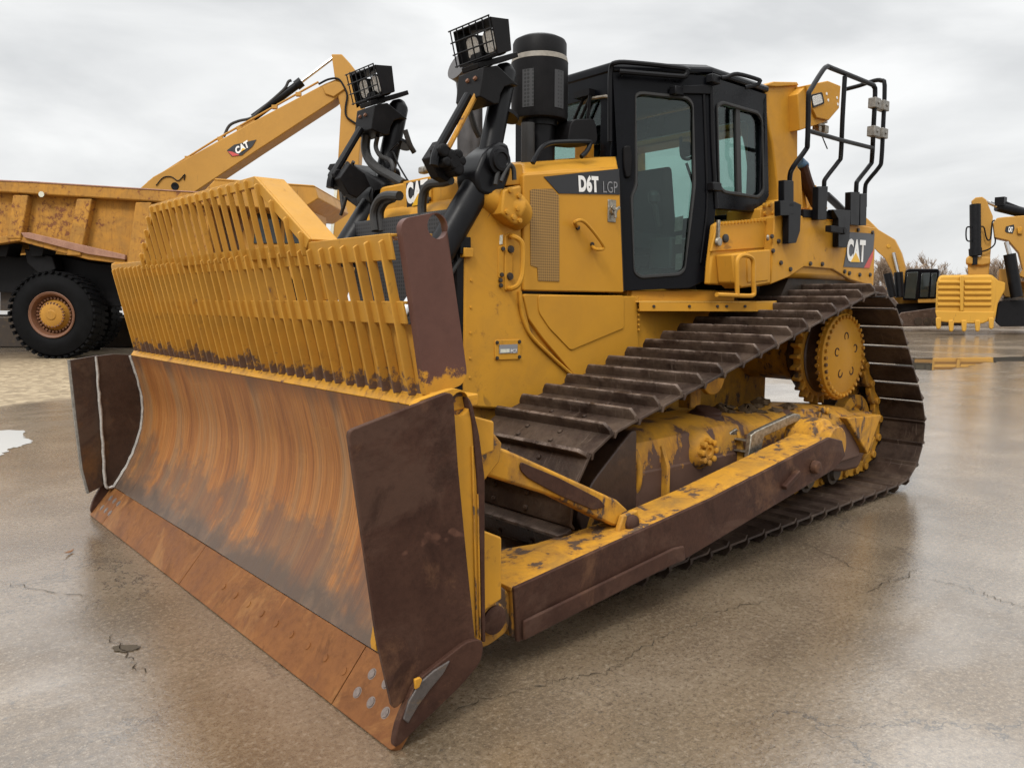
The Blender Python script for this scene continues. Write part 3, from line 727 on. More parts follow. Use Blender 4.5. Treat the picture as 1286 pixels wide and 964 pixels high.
# travelling rearwards along the top: front idler -> sprocket -> rear idler (clockwise seen from +y with x to the left...)
hp = hull_path([IR_, SP_, IF_])
cum = [0]
for i in range(len(hp)): cum.append(cum[-1] + (hp[(i + 1) % len(hp)] - hp[i]).length)
TOT = cum[-1]; NSH = round(TOT / .2032); PIT = TOT / NSH
def at_len(s):
    s %= TOT
    for i in range(len(hp)):
        if cum[i + 1] >= s:
            t = (s - cum[i]) / max(1e-9, cum[i + 1] - cum[i]); return hp[i].lerp(hp[(i + 1) % len(hp)], t)
# a shoe: x along travel, y across, z outwards (0 = outer plate face)
SW = .457
sh = MB()
pl = PIT * 1.03
outl = [(-pl / 2, -.012), (-pl / 2 + .02, .004), (-.01, .0), (pl / 2 - .035, .0), (pl / 2 - .02, -.004), (pl / 2 - .002, -.034), (pl / 2 - .012, -.040), (pl / 2 - .035, -.016), (-pl / 2 + .02, -.014)]
sh.prism([V((a, -SW, b)) for a, b in outl], (0, 2 * SW, 0))
gx = -pl / 2 + .004
g0, g1, gh = gx, gx + .022, .062
sh.loft([[V((g0, y, -.008)), V((g1 + .006, y, -.002)), V((g1, y, h)), V((g0 + .002, y, h))] for y, h in ((-SW, .022), (-SW + .03, gh), (-.16, gh), (-.15, gh * .93), (-.13, gh), (.12, gh), (.13, gh * .93), (.145, gh), (SW - .03, gh), (SW, .022))])
bl_ = MB()
for x, y in ((-.03, -.13), (-.03, .13), (.05, -.13), (.05, .13)):
    bl_.lathe((x, y, -.001), (0, 0, 1), [(0, .016), (.010, .015), (.013, .009), (.013, 0)], 8)
sh.add(bl_.v, bl_.f)
shoe_me = obj('track_shoe', sh, M['track'], None, .003)
lk = MB()
for y in (-.095, .095):
    off = .0
    o2 = rnd([V((-PIT * .62, y, -.022)), V((-PIT * .62, y, -.085)), V((-PIT * .35, y, -.135)), V((PIT * .1, y, -.128)), V((PIT * .42, y, -.115)), V((PIT * .45, y, -.03)), V((PIT * .2, y, -.028)), V((0, y, -.045)), V((-PIT * .3, y, -.028))], .02, 2)
    lk.prism(o2, (0, .045 if y < 0 else -.045, 0))
lk.cyl((-PIT * .42, -.12, -.075), (-PIT * .42, .12, -.075), .032, .032, 12)
link_me = obj('track_link', lk, M['yellow_worn'], None, .006)
TC = 1.143
for sgn in (1, -1):
    tk = obj('track', MB().box(-5.0, -1.9, sgn * TC - .02, sgn * TC + .02, .50, .54), M['grime'], DZ, label='wide track of dark single-grouser shoes')
    for k in range(NSH):
        a = at_len((k + .15) * PIT - PIT * .5); b = at_len((k + .15) * PIT + PIT * .5)
        t = (b - a).normalized(); n = V((t.z, 0, -t.x)); c = (a + b) / 2
        ctr = V((-3.6, 0, .6))
        if n.dot(c - ctr) < 0: n = -n
        yv = n.cross(t)
        mtx = Matrix(((t.x, yv.x, n.x, c.x), (t.y, yv.y, n.y, sgn * TC), (t.z, yv.z, n.z, c.z), (0, 0, 0, 1)))
        copy_part(shoe_me, tk, mtx); copy_part(link_me, tk, mtx)
for o in (shoe_me, link_me): bpy.data.objects.remove(o)

for sgn in (1, -1):
    f = (lambda m_: m_) if sgn > 0 else (lambda m_: m_.mirror())
    # sprocket with teeth
    c = V((-4.62, TC, 1.145)); NTT = 26; prf = []
    for k in range(NTT):
        for da, r in ((-.25, .335), (-.12, .395), (.12, .395), (.25, .335)):
            a = 2 * math.pi * (k + da) / NTT; prf.append(V((c.x + r * math.cos(a), c.y - .035, c.z + r * math.sin(a))))
    spk = obj('sprocket', f(MB().prism(prf, (0, .07, 0))), M['yellow_worn'], DZ, .006)
    hb = MB().lathe(c, (0, 1, 0), [(-.5, .20), (-.12, .22), (-.10, .30), (.04, .30), (.05, .29), (.20, .285), (.205, .26)], 40)
    obj('final_drive', f(hb), M['brown_dark'], spk, .004)
    cap = MB().lathe(c + V((0, .16, 0)), (0, 1, 0), [(0, .335), (.042, .335), (.05, .325), (.053, .285), (.060, .275), (.068, .14), (.075, .12), (.082, .075), (.088, .0)], 48)
    hc = obj('hub_cover', f(cap), M['yellow'], spk, .003)
    bt = MB()
    for k in range(36):
        a = 2 * math.pi * k / 36; p = c + V((.308 * math.cos(a), .212, .308 * math.sin(a))); bt.lathe(p, (0, 1, 0), [(0, .015), (.016, .015), (.019, .008), (.019, 0)], 6)
        q = c + V((.333 * math.cos(a), .165, .333 * math.sin(a))); bt.lathe(q, (math.cos(a), 0, math.sin(a)), [(0, .017), (.014, .017), (.014, 0)], 6)
    obj('hub_bolt', f(bt), M['yellow_worn'], hc)
    hl = MB()
    for k in range(5):
        a = 2 * math.pi * (k + .2) / 5; p = c + V((.155 * math.cos(a), .2235, .155 * math.sin(a)))
        hl.lathe(p, (0, 1, 0), [(.0, .034), (.0065, .034), (.0065, .026), (.002, .022), (.002, 0)], 18)
    obj('hub_hole', f(hl), M['brown'], hc)
    # rear and front idlers
    for (cc, rr), nm in ((IR_, 'rear_idler'), (IF_, 'front_idler')):
        c2 = V((cc.x, TC, cc.z)); r2 = rr - .135
        md = MB().lathe(c2, (0, 1, 0), [(-.13, .10), (-.13, .14), (-.07, .15), (-.06, r2 - .05), (-.045, r2), (.045, r2), (.06, r2 - .05), (.055, r2 - .09), (.03, r2 - .11), (.05, .15), (.13, .14), (.14, .10), (.15, 0)], 44)
        obj(nm, f(md), M['yellow_worn'], DZ, .004)
    # roller frame
    fr = obj('track_frame', f(MB().loft([[V((x, y, z)) for y, z in sec] for x, sec in [(xx, [(1.455, .36), (1.455, zt - .13), (1.425, zt - .06), (1.34, zt - .01), (1.26, zt), (1.05, zt), (.93, zt - .10), (.93, .36)]) for xx, zt in ((-1.97, .83), (-2.9, .845), (-3.3, .80), (-4.1, .80), (-4.7, .74))]])), M['yellow_frame'], DZ, .03)
    lowb = MB().prism([V((-2.0, 1.46, .62)), V((-4.75, 1.46, .60)), V((-4.75, 1.46, .34)), V((-2.0, 1.46, .30))], (0, -.44, 0))
    obj('roller_guard', f(lowb), M['yellow_frame'], fr, .02)
    rs = MB().prism(rnd([V((-1.38, 1.30, .44)), V((-1.50, 1.30, .60)), V((-1.96, 1.30, .92)), V((-1.985, 1.30, .92)), V((-1.985, 1.30, .33)), V((-1.45, 1.30, .33))], .06, 3), (0, -.32, 0))
    rs2 = MB().prism(rnd([V((-1.50, 1.47, .46)), V((-1.62, 1.47, .62)), V((-1.93, 1.47, .86)), V((-1.98, 1.47, .86)), V((-1.98, 1.47, .34)), V((-1.55, 1.47, .34))], .06, 3), (0, -.17, 0))
    rs.v and rs.add(rs2.v, rs2.f)
    obj('idler_housing', f(rs), M['brown_dark'], fr, .02)
    rg = MB().tube([(-2.0, TC + .06, .60), (-2.035, TC + .06, .60)], [.275, .275], 32); obj('frame_collar', f(rg), M['yellow_worn'], fr, .012)
    # rollers along the bottom
    rl = MB()
    for k in range(7):
        x = -2.1 - k * .42; rl.lathe((x, TC, .215), (0, 1, 0), [(-.17, .07), (-.17, .10), (-.12, .10), (-.115, .075), (.115, .075), (.12, .10), (.17, .10), (.17, .07), (.2, .06), (.2, 0)], 18)
    obj('bottom_roller', f(rl), M['grime'], fr)
    cr = MB().lathe((-3.05, TC - .05, 1.08), (0, 1, 0), [(-.15, .05), (-.12, .09), (.10, .09), (.10, .13), (.14, .13), (.15, .05), (.15, 0)], 24); cr.box(-3.11, -2.99, TC - .15, TC - .05, .85, 1.03)
    obj('carrier_roller', f(cr), M['yellow_worn'], fr, .006)
    # flange boss and filler cap on the front of the frame
    ctr = P(879, 565, 'y', 1.45) if True else None
    fl = MB().lathe((ctr.x, 1.36, ctr.z), (0, 1, 0), [(0, .15), (.08, .13), (.13, .095), (.14, .085), (.14, .0)], 28); fb = obj('frame_boss', f(fl), M['yellow_worn'], fr, .01)
    gb = MB()
    for k in range(8):
        a = 2 * math.pi * k / 8; gb.lathe((ctr.x + .068 * math.cos(a), 1.498, ctr.z + .068 * math.sin(a)), (0, 1, 0), [(0, .02), (.03, .019), (.034, .012), (.034, 0)], 8)
    gb.lathe((ctr.x, 1.498, ctr.z), (0, 1, 0), [(0, .045), (.022, .045), (.022, .026), (.01, .022), (.01, 0)], 18)
    obj('boss_bolt', f(gb), M['yellow_worn'], fb)
    cp = P(885, 524, 'y', 1.26); kp = MB().lathe((cp.x, 1.27, .80), (0, .25, 1), [(0, .12), (.035, .115), (.05, .09), (.075, .085), (.085, .05), (.085, 0)], 20); obj('filler_cap', f(kp), M['brown'], fr, .006)
    # dried mud caught on the frame
    random.seed(31); md_ = MB()
    for k in range(46):
        x = random.uniform(-4.0, -2.1); y = random.uniform(1.0, 1.30); r = random.uniform(.018, .06)
        prf_ = [(0, r * 1.3), (r * .25, r * 1.1), (r * .5, r * .7), (r * .62, .001)]
        b0 = len(md_.v); md_.lathe((x, y, .80 - (.02 if y > 1.22 else 0)), (random.uniform(-.3, .3), random.uniform(-.3, .3), 1), prf_, 7)
        md_.v[b0:] = [tuple(c_ + random.gauss(0, r * .16) for c_ in v_) for v_ in md_.v[b0:]]
    dm_ = obj('dried_mud', f(md_), M['mud'], fr); dm_['kind'] = 'stuff'
    cv_ = MB().prism(rnd([V((-3.08, 1.456, .50)), V((-3.08, 1.456, .72)), V((-3.50, 1.456, .70)), V((-3.50, 1.456, .50))], .03, 2), (0, .02, 0)); obj('frame_cover', f(cv_), M['yellow_frame'], fr, .006)
    gs_ = MB()
    for x in (-2.22, -3.0, -3.62): gs_.prism([V((x, 1.45, .40)), V((x, 1.50, .40)), V((x, 1.50, .62)), V((x, 1.45, .74))], (-.03, 0, 0))
    obj('frame_rib_bracket', f(gs_), M['yellow_worn'], fr, .005)
    # step bracket on the guard
    sb = MB()
    q = lambda *k: [P(a, b, 'y', 1.58) for a, b in k]
    sb.prism(q((938, 590), (951, 589), (960, 548), (1002, 529), (1007, 553), (1014, 552), (1005, 520), (998, 519), (950, 541), (944, 546)), (0, -.035, 0))
    sb.prism([p + V((0, -.13, 0)) for p in q((934, 584), (944, 583), (952, 545), (948, 541), (940, 546))], (0, -.02, 0))
    for k in range(2):
        a = q((946, 568 - 14 * k))[0]; sb.bar(a, a + V((0, -.14, 0)), .05, .012)
    obj('frame_step', f(sb), M['zinc'], fr, .006)
    # rear housing with ribs
    rh = MB().prism(rnd([P(a, b, 'y', 1.40) for a, b in ((1000, 533), (1010, 512), (1030, 515), (1045, 520), (1098, 517), (1090, 560), (1078, 588), (1060, 592), (1000, 590))], .04, 2), (0, -.20, 0))
    rhs = obj('frame_rear_housing', f(rh), M['yellow_frame'], fr, .02)
    rb = MB().prism([P(a, b, 'y', 1.402) for a, b in ((1048, 523), (1092, 519), (1074, 568))], (0, .10, 0)); obj('housing_rib', f(rb), M['yellow_worn'], rhs, .01)
    st = MB()
    for k in range(9):
        a = 2 * math.pi * k / 9; p0 = P(1030, 530, 'y', 1.40); st.lathe(p0 + V((.10 * math.cos(a), .001, .10 * math.sin(a))), (0, 1, 0), [(0, .026), (.035, .026), (.04, .015), (.04, 0)], 8)
    obj('housing_bolt', f(st), M['yellow_worn'], rhs)

# ---- main frame, radiator guard, hood -------------------------------------------
mf = MB(); mf.box(-4.85, -1.55, -.55, .55, .50, 1.05); mf.box(-5.15, -1.9, -.60, .60, 1.05, 1.60)
mf.cyl((-4.62, -1.0, 1.145), (-4.62, 1.0, 1.145), .22); mf.cyl((-2.2, -1.1, .7), (-2.2, 1.1, .7), .12)
obj('main_frame', mf, M['yellow_worn'], DZ, .02)
SY = .62
pts = PY(SY, (584, 262), (600, 240), (655, 232), (655, 366), (660, 420), (690, 462), (722, 478), (725, 500), (640, 510), (598, 508), (583, 500))
gp = rnd(PY(SY, (584, 266), (592, 246), (655, 232), (656, 366), (668, 420), (692, 448), (722, 475), (724, 520), (598, 512), (582, 505)), .02, 2)
mbg = MB().prism(gp, (0, -2 * SY, 0))
guard = obj('radiator_guard', mbg, M['yellow_low'], DZ, .018)
obj('radiator_grille', MB().box(-1.46, -1.375, -.575, .575, .95, 2.10), M['grille'], guard, .01)
cov = MB()
a = P(584, 262, 'y', SY)
cov.prism([V((-1.385, .58, 1.05)), V((-1.385, .58, 2.10)), V((-1.44, .58, 2.10)), V((-1.44, .58, 1.05))], (0, .03, 0))
obj('grille_edge', cov, M['black_dull'], guard, .004)
# lower side panels, slightly proud, with their seams
lp = rnd(PY(SY + .006, (657, 369), (800, 372), (801, 415), (803, 440), (745, 470), (722, 472), (682, 425), (664, 400)), .02, 2)
lo = obj('lower_side_panel', MB().prism(lp, (0, -.04, 0)), M['yellow'], DZ, .006)
l2 = rnd(PY(SY + .014, (676, 371), (784, 371), (784, 412), (717, 440), (690, 412), (677, 392)), .02, 2)
obj('access_panel', MB().prism(l2, (0, -.012, 0)), M['yellow'], lo, .004)
pth = smooth_path(PY(SY + .012, (653, 366), (655, 392), (666, 420), (690, 445), (721, 473)), 5)
obj('panel_edge', MB().tube(pth, .012, 8), M['yellow'], lo)
rv = MB()
for k in range(7):
    p = P(801.5, 377 + 6.2 * k, 'y', SY); rv.lathe(p, (0, 1, 0), [(0, .010), (.012, .009), (.014, 0)], 8)
obj('panel_rivet', rv, M['yellow'], lo)
obj('side_frame_panel', MB().prism(PY(SY - .01, (800, 372), (905, 372), (905, 440), (800, 440)), (0, -.05, 0)), M['yellow_low'], DZ, .005)
# engine door
dr = rnd(PY(SY + .012, (657.5, 219), (777.5, 211), (783.5, 367.5), (657.5, 365)), .012, 2)
door = obj('engine_door', MB().prism(dr, (0, -.05, 0)), M['yellow_hood'], DZ, .008)
hz = [P(657, 218.5, 'y', SY + .012), P(777, 210.5, 'y', SY + .012)]
ht = [P(656, 205, 'y', .50), P(775, 196.5, 'y', .50)]
rf = lambda p: V((p.x, -p.y, p.z))
hood = MB().loft([[hz[i] + V((0, -.03, -.12)), hz[i], ht[i], V((ht[i].x, .25, ht[i].z + .03)), V((ht[i].x, -.25, ht[i].z + .03)), rf(ht[i]), rf(hz[i]), rf(hz[i] + V((0, -.03, -.12)))] for i in (0, 1)])
hd = obj('hood', hood, M['yellow_hood'], DZ, .02)
obj('far_engine_door', MB().prism([rf(p) for p in dr], (0, .05, 0)), M['yellow_hood'], DZ, .008)
core = MB().prism(PY(.57, (640, 236), (778, 222), (784, 366), (640, 368)), (0, -1.14, 0)); obj('engine_bay', core, M['grime'], DZ)
# front hood cover with the badge panel
fc = PY(.60, (620, 234), (622, 208), (657, 205), (657, 232)); 
obj('front_hood_cover', MB().prism(rnd(fc, .03, 3), (0, -1.2, 0)), M['yellow_low'], hd, .02)
x0 = -1.50
bz = [V((x0, .56, 2.10)), V((x0, .56, 2.24)), V((x0, .30, 2.33)), V((x0, -.45, 2.33)), V((x0, -.60, 2.22)), V((x0, -.60, 2.10))]
obj('hood_front_band', MB().prism(bz, (-.25, 0, 0)), M['yellow_low'], hd, .015)
xb = -1.485
bp = PX(xb, (506, 228), (541, 221), (541, 262), (507, 271)); obj('badge_panel', MB().prism(bp, (-.02, 0, 0)), M['yellow'], hd, .006)
bp = PX(xb + .004, (510, 230), (538, 225), (538, 255), (511, 261)); bd_ = obj('badge', MB().prism(bp, (-.004, 0, 0)), M['decal'], hd)
bl, br, tl = PX(xb + .006, (511, 257), (538, 252), (510.5, 230)); text('badge_lettering', 'CAT', bl, br, tl, M['white'], bd_, bold=.045)
tri = PX(xb + .0125, (517, 259), (532, 256), (525, 243)); obj('badge_triangle', MB().prism(tri, (-.003, 0, 0)), M['decal_yellow'], bd_)
bt = MB()
for a, b in ((508, 266), (536, 262), (540, 250), (489, 268), (555, 258)): bt.lathe(P(a, b, 'x', xb + (.0 if a > 500 and a < 545 else -.015)), (1, 0, 0), [(0, .014), (.012, .012), (.014, 0)], 8)
obj('badge_bolt', bt, M['bolt'], hd)
# clutter on the hood front: valve block, lamp bracket
cl = MB()
for a, b, r in ((548, 206, .045), (556, 212, .05), (540, 211, .03), (562, 220, .04), (532, 214, .028)):
    p = P(a, b, 'x', -1.62); cl.box(p.x - r, p.x + r, p.y - r, p.y + r, p.z - r * .8, p.z + r * .8)
obj('hood_valve_block', cl, M['clamp'], hd, .012)
cl = MB()
for a, b in ((545, 235), (552, 228), (560, 240), (548, 245)): p = P(a, b, 'x', -1.60); cl.cyl(p, p + V((0, .09, .05)), .035, .03, 12)
obj('hood_fitting', cl, M['black_dull'], hd, .006)
# screen, handle, latch, decal on the engine door
sc_ = PY(SY + .016, (666, 239), (670, 237.5), (694, 237), (702, 246), (702.5, 353.5), (676, 352.5), (675, 336), (666.5, 333))
obj('door_screen', MB().prism(sc_, (0, -.004, 0)), M['screen'], door)
dc = PY(SY + .0165, (683, 222), (777.5, 211.8), (778.5, 244.5), (702, 243))
dcl = obj('model_decal', MB().prism(dc, (0, -.003, 0)), M['decal'], door)
bl, br, tl = PY(SY + .018, (727, 241.2), (752, 242), (726, 219.5)); text('decal_lettering', 'D6T', bl, br, tl, M['white'], dcl, .001, bold=.055, lift=.001)
bl, br, tl = PY(SY + .018, (757.5, 242), (775.5, 242.5), (757, 227.5)); text('decal_lettering', 'LGP', bl, br, tl, M['grey_letter'], dcl, .001, bold=-.004, lift=.001)
def handle(name, path, r, mat, parent, feet=True, k=4):
    return obj(name, MB().tube(smooth_path(path, k), r, 8), mat, parent)
y0 = SY + .012
handle('door_handle', [P(725, 285, 'y', y0), P(722, 279, 'y', y0 + .05), P(731, 277, 'y', y0 + .06), P(742, 287, 'y', y0 + .06), P(755, 304, 'y', y0 + .06), P(758, 312, 'y', y0 + .055), P(749, 313, 'y', y0 + .05), P(743, 309, 'y', y0)], .0115, M['yellow_hood'], door)
hb_ = MB(); 
for a, b in ((725, 286), (743, 307)): hb_.lathe(P(a, b, 'y', y0), (0, 1, 0), [(0, .016), (.012, .015), (.014, 0)], 8)
obj('handle_bolt', hb_, M['bolt'], door)
lt = MB(); p = P(768, 265, 'y', y0); lt.box(p.x - .04, p.x + .04, y0 - .002, y0 + .006, p.z - .075, p.z + .075); lt.lathe(p, (0, 1, 0), [(0, .03), (.03, .028), (.032, .0)], 12)
for k in range(3):
    a = 2.1 * k + .5; lt.bar(p + V((0, .03, 0)), p + V((.05 * math.cos(a), .035, .05 * math.sin(a))), .02, .014, (0, 1, 0))
obj('door_latch', lt, M['zinc'], door, .003)
# grab bar on the radiator guard
y0 = SY
gpz = rnd(PY(y0 + .012, (634.5, 290), (652, 290), (657, 300), (656, 355), (650, 366), (634, 366)), .02, 2)
q = PY(y0 + .008, (635, 293), (645, 292), (644, 364), (634, 366)); gbp = obj('grab_bar', MB().prism(rnd(q, .02, 2), (0, -.02, 0)), M['yellow_low'], guard, .006)
handle('grab_rod', [P(641, 297, 'y', y0 + .01), P(645, 297, 'y', y0 + .06), P(654, 303, 'y', y0 + .08), P(657, 315, 'y', y0 + .085), P(656, 342, 'y', y0 + .085), P(651, 357, 'y', y0 + .08), P(643, 362, 'y', y0 + .05), P(639, 362, 'y', y0 + .01)], .016, M['yellow_low'], gbp)
hb_ = MB()
for a, b in ((641, 313), (640, 347)): hb_.lathe(P(a, b, 'y', y0 + .008), (0, 1, 0), [(0, .024), (.012, .022), (.014, 0)], 10)
obj('grab_bolt', hb_, M['bolt'], gbp)
q = PY(y0 + .006, (626.5, 310), (633, 308), (632.5, 348), (626, 349)); obj('inspection_cover', MB().prism(rnd(q, .01, 2), (0, -.02, 0)), M['yellow_low'], guard, .003)
hb_ = MB()
for a, b in ((631, 312.5), (629.5, 345), (628, 352), (628.5, 358.5)): hb_.lathe(P(a, b, 'y', y0 + .004), (0, 1, 0), [(0, .014), (.012, .013), (.014, 0)], 8)
obj('cover_bolt', hb_, M['bolt'], guard)
q = PY(y0 + .004, (628, 295.5), (631.5, 295), (631, 306.5), (627.5, 307)); obj('small_sticker', MB().prism(q, (0, -.003, 0)), M['sticker'], guard)
q = rnd(PY(y0 + .008, (622, 427), (654.5, 426), (654, 451), (622, 452)), .015, 2); npl = obj('nameplate', MB().prism(q, (0, -.012, 0)), M['yellow_low'], guard, .003)
q = PY(y0 + .011, (627, 433), (650, 432), (650, 443), (627, 444)); obj('nameplate_print', MB().prism(q, (0, -.002, 0)), M['grey_letter'], npl)
q = PY(y0 + .0135, (628.5, 438.5), (640, 438), (640, 442.5), (628.5, 443)); obj('nameplate_label', MB().prism(q, (0, -.002, 0)), M['sticker'], npl)
bl, br, tl = PY(y0 + .0125, (641.5, 443), (649, 442.7), (641.5, 438.5)); text('nameplate_lettering', 'PC7', bl, br, tl, M['white'], npl, .0008, lift=.0004)
hb_ = MB()
for a, b in ((624, 430), (652, 429), (652, 448), (624, 449.5)): hb_.lathe(P(a, b, 'y', y0 + .008), (0, 1, 0), [(0, .012), (.008, .011), (.009, 0)], 8)
obj('nameplate_bolt', hb_, M['bolt'], npl)
hb_ = MB()
for k, b in enumerate((320, 352, 386, 418, 450, 474)): hb_.lathe(P(592 - k * .4, b, 'y', y0), (0, 1, 0), [(0, .008), (.006, .007), (.007, 0)], 8)
obj('guard_rivet', hb_, M['yellow_low'], guard)
bx = MB(); p = P(583, 309, 'y', .60); bx.box(p.x - .02, p.x + .06, .57, .64, p.z - .05, p.z + .05); obj('guard_hinge', bx, M['black_dull'], guard, .006)
bx = MB(); p = P(586, 317, 'y', .62); bx.box(p.x - .03, p.x + .04, .58, .65, p.z - .03, p.z + .025); obj('guard_clip', bx, M['yellow_low'], guard, .006)

# ---- lift cylinders with lamps -----------------------------------------------------
def lift_cylinder(sgn):
    f = (lambda m_: m_) if sgn > 0 else (lambda m_: m_.mirror())
    Y = .575
    c = P(611, 213, 'y', Y); top = P(636, 88, 'y', Y); bot = P(536, 345, 'y', Y); low = V((-.62, Y, 1.02))
    ax = (top - bot).normalized()
    side = V((ax.z, 0, -ax.x))
    r0 = .088
    mbc = MB(); mbc.tube([c - ax * .02, bot, bot - ax * .06], [r0, r0, r0 * .92], 28)
    cyl_ = obj('lift_cylinder', f(mbc), M['black'], DZ, .004)
    rod = MB(); rod.tube([bot - ax * .05, low], [.035, .035], 16); rod.lathe(low + V((0, -.07, 0)), (0, 1, 0), [(0, .07), (.14, .07)], 20)
    obj('cylinder_rod', f(rod), M['chrome'], cyl_)
    ub = MB(); ub.tube([c, top - ax * .02, top, top + ax * .03], [.068, .068, .06, .03], 24)
    s_ = c + ax * .36; ub.tube([s_, s_ + ax * .02], [.074, .074], 24)
    obj('cylinder_barrel', f(ub), M['black'], cyl_)
    # trunnion yoke
    yk = MB(); yv = V((0, 1, 0))
    q = [c + side * a + ax * b for a, b in ((-.11, -.14), (.05, -.20), (.12, -.12), (.12, .02), (.05, .15), (-.02, .17), (-.105, .05))]
    yk.prism([p + yv * .10 for p in rnd(q, .03, 2)], (0, -.20, 0))
    yo = obj('trunnion_yoke', f(yk), M['black'], cyl_, .02)
    kc = MB().lathe(c + V((.0, .095, 0)) + side * .02 + ax * .03, (0, 1, 0), [(0, .082), (.035, .082), (.04, .066), (.055, .062), (.058, .045), (.05, .04), (.05, 0)], 28)
    obj('yoke_cap', f(kc), M['black'], yo)
    bs = MB(); b0 = P(662, 275, 'y', .60); b1 = c + V((.02, .0, -.03)) - ax * .12
    bs.tube([V((-1.86, .60, 2.09)), V((-1.78, .64, 2.12)), b1 + (V((-1.78, .64, 2.12)) - b1) * .25, b1], [.10, .105, .088, .088], 24)
    obj('trunnion_boss', f(bs), M['yellow_low'], guard, .008)
    blk = MB().prism(rnd(PY(.72, (633, 238), (655, 233), (655, 283), (645, 281), (630, 268)), .015, 2), (0, -.12, 0)); obj('boss_block', f(blk), M['yellow_low'], guard, .01)
    bt = MB()
    for a, b in ((640, 239), (651, 246), (649, 262), (636, 266), (644, 273), (652, 277)): bt.lathe(P(a, b, 'y', .72), (0, 1, 0), [(0, .016), (.014, .015), (.016, 0)], 8)
    obj('boss_flange_bolt', f(bt), M['yellow_low'], guard)
    fl = MB().prism([p for p in rnd(PY(.63, (628, 237), (655, 232), (655, 283), (640, 281), (628, 262)), .02, 2)], (0, -.03, 0)); obj('boss_flange', f(fl), M['yellow_low'], guard, .008)
    # lamp bracket on the head of the cylinder
    bk = MB(); q = [P(a, b, 'y', Y + .12) for a, b in ((607, 85), (625, 82), (652, 108), (643, 106), (634, 109), (629, 118), (627, 130), (621, 131), (603, 121))]
    bk.prism(q, (0, -.23, 0)); brk = obj('lamp_bracket', f(bk), M['black_dull'], cyl_, .006)
    pl_ = MB().bar(P(590, 86, 'y', Y), P(640, 72, 'y', Y), .15, .03); pl_.bar(P(604, 80, 'y', Y), P(606, 72, 'y', Y), .10, .10); obj('lamp_shelf', f(pl_), M['black_dull'], brk, .004)
    bt = MB()
    for k_ in (.06, .13): bt.lathe((q[0] + (q[8] - q[0]) * .32) + V((0, -k_, 0)), (.85, 0, .5), [(0, .014), (.012, .012), (.014, 0)], 8)
    obj('bracket_bolt', f(bt), M['rim'], brk)
    # caged lamp box: open to the front
    YB = .775; F_ = P(617, 21, 'y', YB); B_ = P(639, 24, 'y', YB); Fb = P(625.5, 68, 'y', YB); Bb = P(642.5, 63, 'y', YB)
    xa = F_.x; L_ = P(567, 39, 'x', xa); wdt = .35
    bx = MB(); t_ = .006; dn = Fb - F_; bk_ = B_ - F_; ly = V((0, -wdt, 0))
    bx.prism([F_, B_, Bb, Fb], (0, -t_, 0)); bx.prism([p + ly for p in (F_, B_, Bb, Fb)], (0, t_, 0))
    bx.prism([F_ + V((0, -t_, 0)), B_ + V((0, -t_, 0)), B_ + ly + V((0, t_, 0)), F_ + ly + V((0, t_, 0))], (0, 0, -t_))
    bx.prism([Fb + V((0, -t_, 0)), Bb + V((0, -t_, 0)), Bb + ly + V((0, t_, 0)), Fb + ly + V((0, t_, 0))], (0, 0, t_))
    
    lb = obj('lamp_box', f(bx), M['black_dull'], brk, .003)
    lm = MB(); ln = MB()
    for k in (.27, .70):
        cpt = F_ + ly * k + dn * .55 + bk_ * .35; r_ = .072
        sq = rnd([cpt + V((0, a * .062, 0)) + dn.normalized() * b * .068 for a, b in ((-1, -1), (1, -1), (1, 1), (-1, 1))], .045, 4)
        lm.prism(sq, (-.07, 0, .01)); ln.prism([p + (cpt - p) * .14 + V((.001, 0, 0)) for p in sq], (.008, 0, 0))
    obj('lamp_body', f(lm), M['black'], lb, .004); obj('lamp_lens', f(ln), M['lens'], lb, .003)
    gd = MB()
    off = V((.02, 0, 0))
    for k in range(7): a = F_ + ly * (k / 6) + off; gd.tube([a - dn * .03, a + dn * 1.03], .0045, 6)
    for k in range(4): a = F_ + dn * (k / 3) + off + V((.005, 0, 0)); gd.tube([a + V((0, .01, 0)), a + ly * 1.03], .0045, 6)
    obj('lamp_cage', f(gd), M['black'], lb)
    # hydraulic pipes and hoses along the cylinder
    hp_ = MB()
    a0 = [P(a, b, 'y', Y + .02) for a, b in ((588, 120), (560, 170), (548, 192), (545, 208))]
    hp_.tube(smooth_path(a0, 5), .026, 10)
    obj('feed_pipe', f(hp_), M['black'], cyl_)
    hp_ = MB().tube([P(598, 119, 'y', Y + .06), P(563, 186, 'y', Y + .06)], .016, 8); obj('warning_strip', f(hp_), M['yellow_worn'], cyl_)
    vb = MB()
    for a, b, r in ((553, 190, .04), (562, 196, .035), (571, 195, .03), (566, 205, .045), (556, 204, .03), (575, 203, .03), (571, 213, .04)):
        p = P(a, b, 'y', Y + .02); vb.lathe(p + V((0, -.05, 0)), (0, 1, 0), [(0, r), (.09, r), (.10, r * .7), (.10, 0)], 10)
    vb.prism([P(a, b, 'y', Y - .03) for a, b in ((539, 198), (553, 176), (573, 192), (580, 210), (562, 228), (551, 222))], (0, -.08, 0))
    obj('valve_cluster', f(vb), M['black_dull'], cyl_, .006)
    bh = MB().tube(smooth_path([P(a, b, 'y', Y - .22) for a, b in ((590, 140), (596, 160), (602, 172))], 4), .018, 8)
    bh.tube(smooth_path([c + side * -.10 + V((0, .03, 0)), c + side * -.12 - ax * .15 + V((0, .03, 0)), bot + side * -.115 + V((0, .02, 0))], 6), .017, 8)
    obj('cylinder_hose', f(bh), M['hose'], cyl_)
    return cyl_
cyl1 = lift_cylinder(1); cyl2 = lift_cylinder(-1)
def hose(path, r, parent, mat='hose', name='hydraulic_hose', k=6): return obj(name, MB().tube(smooth_path(path, k), r, 10), M[mat], parent)
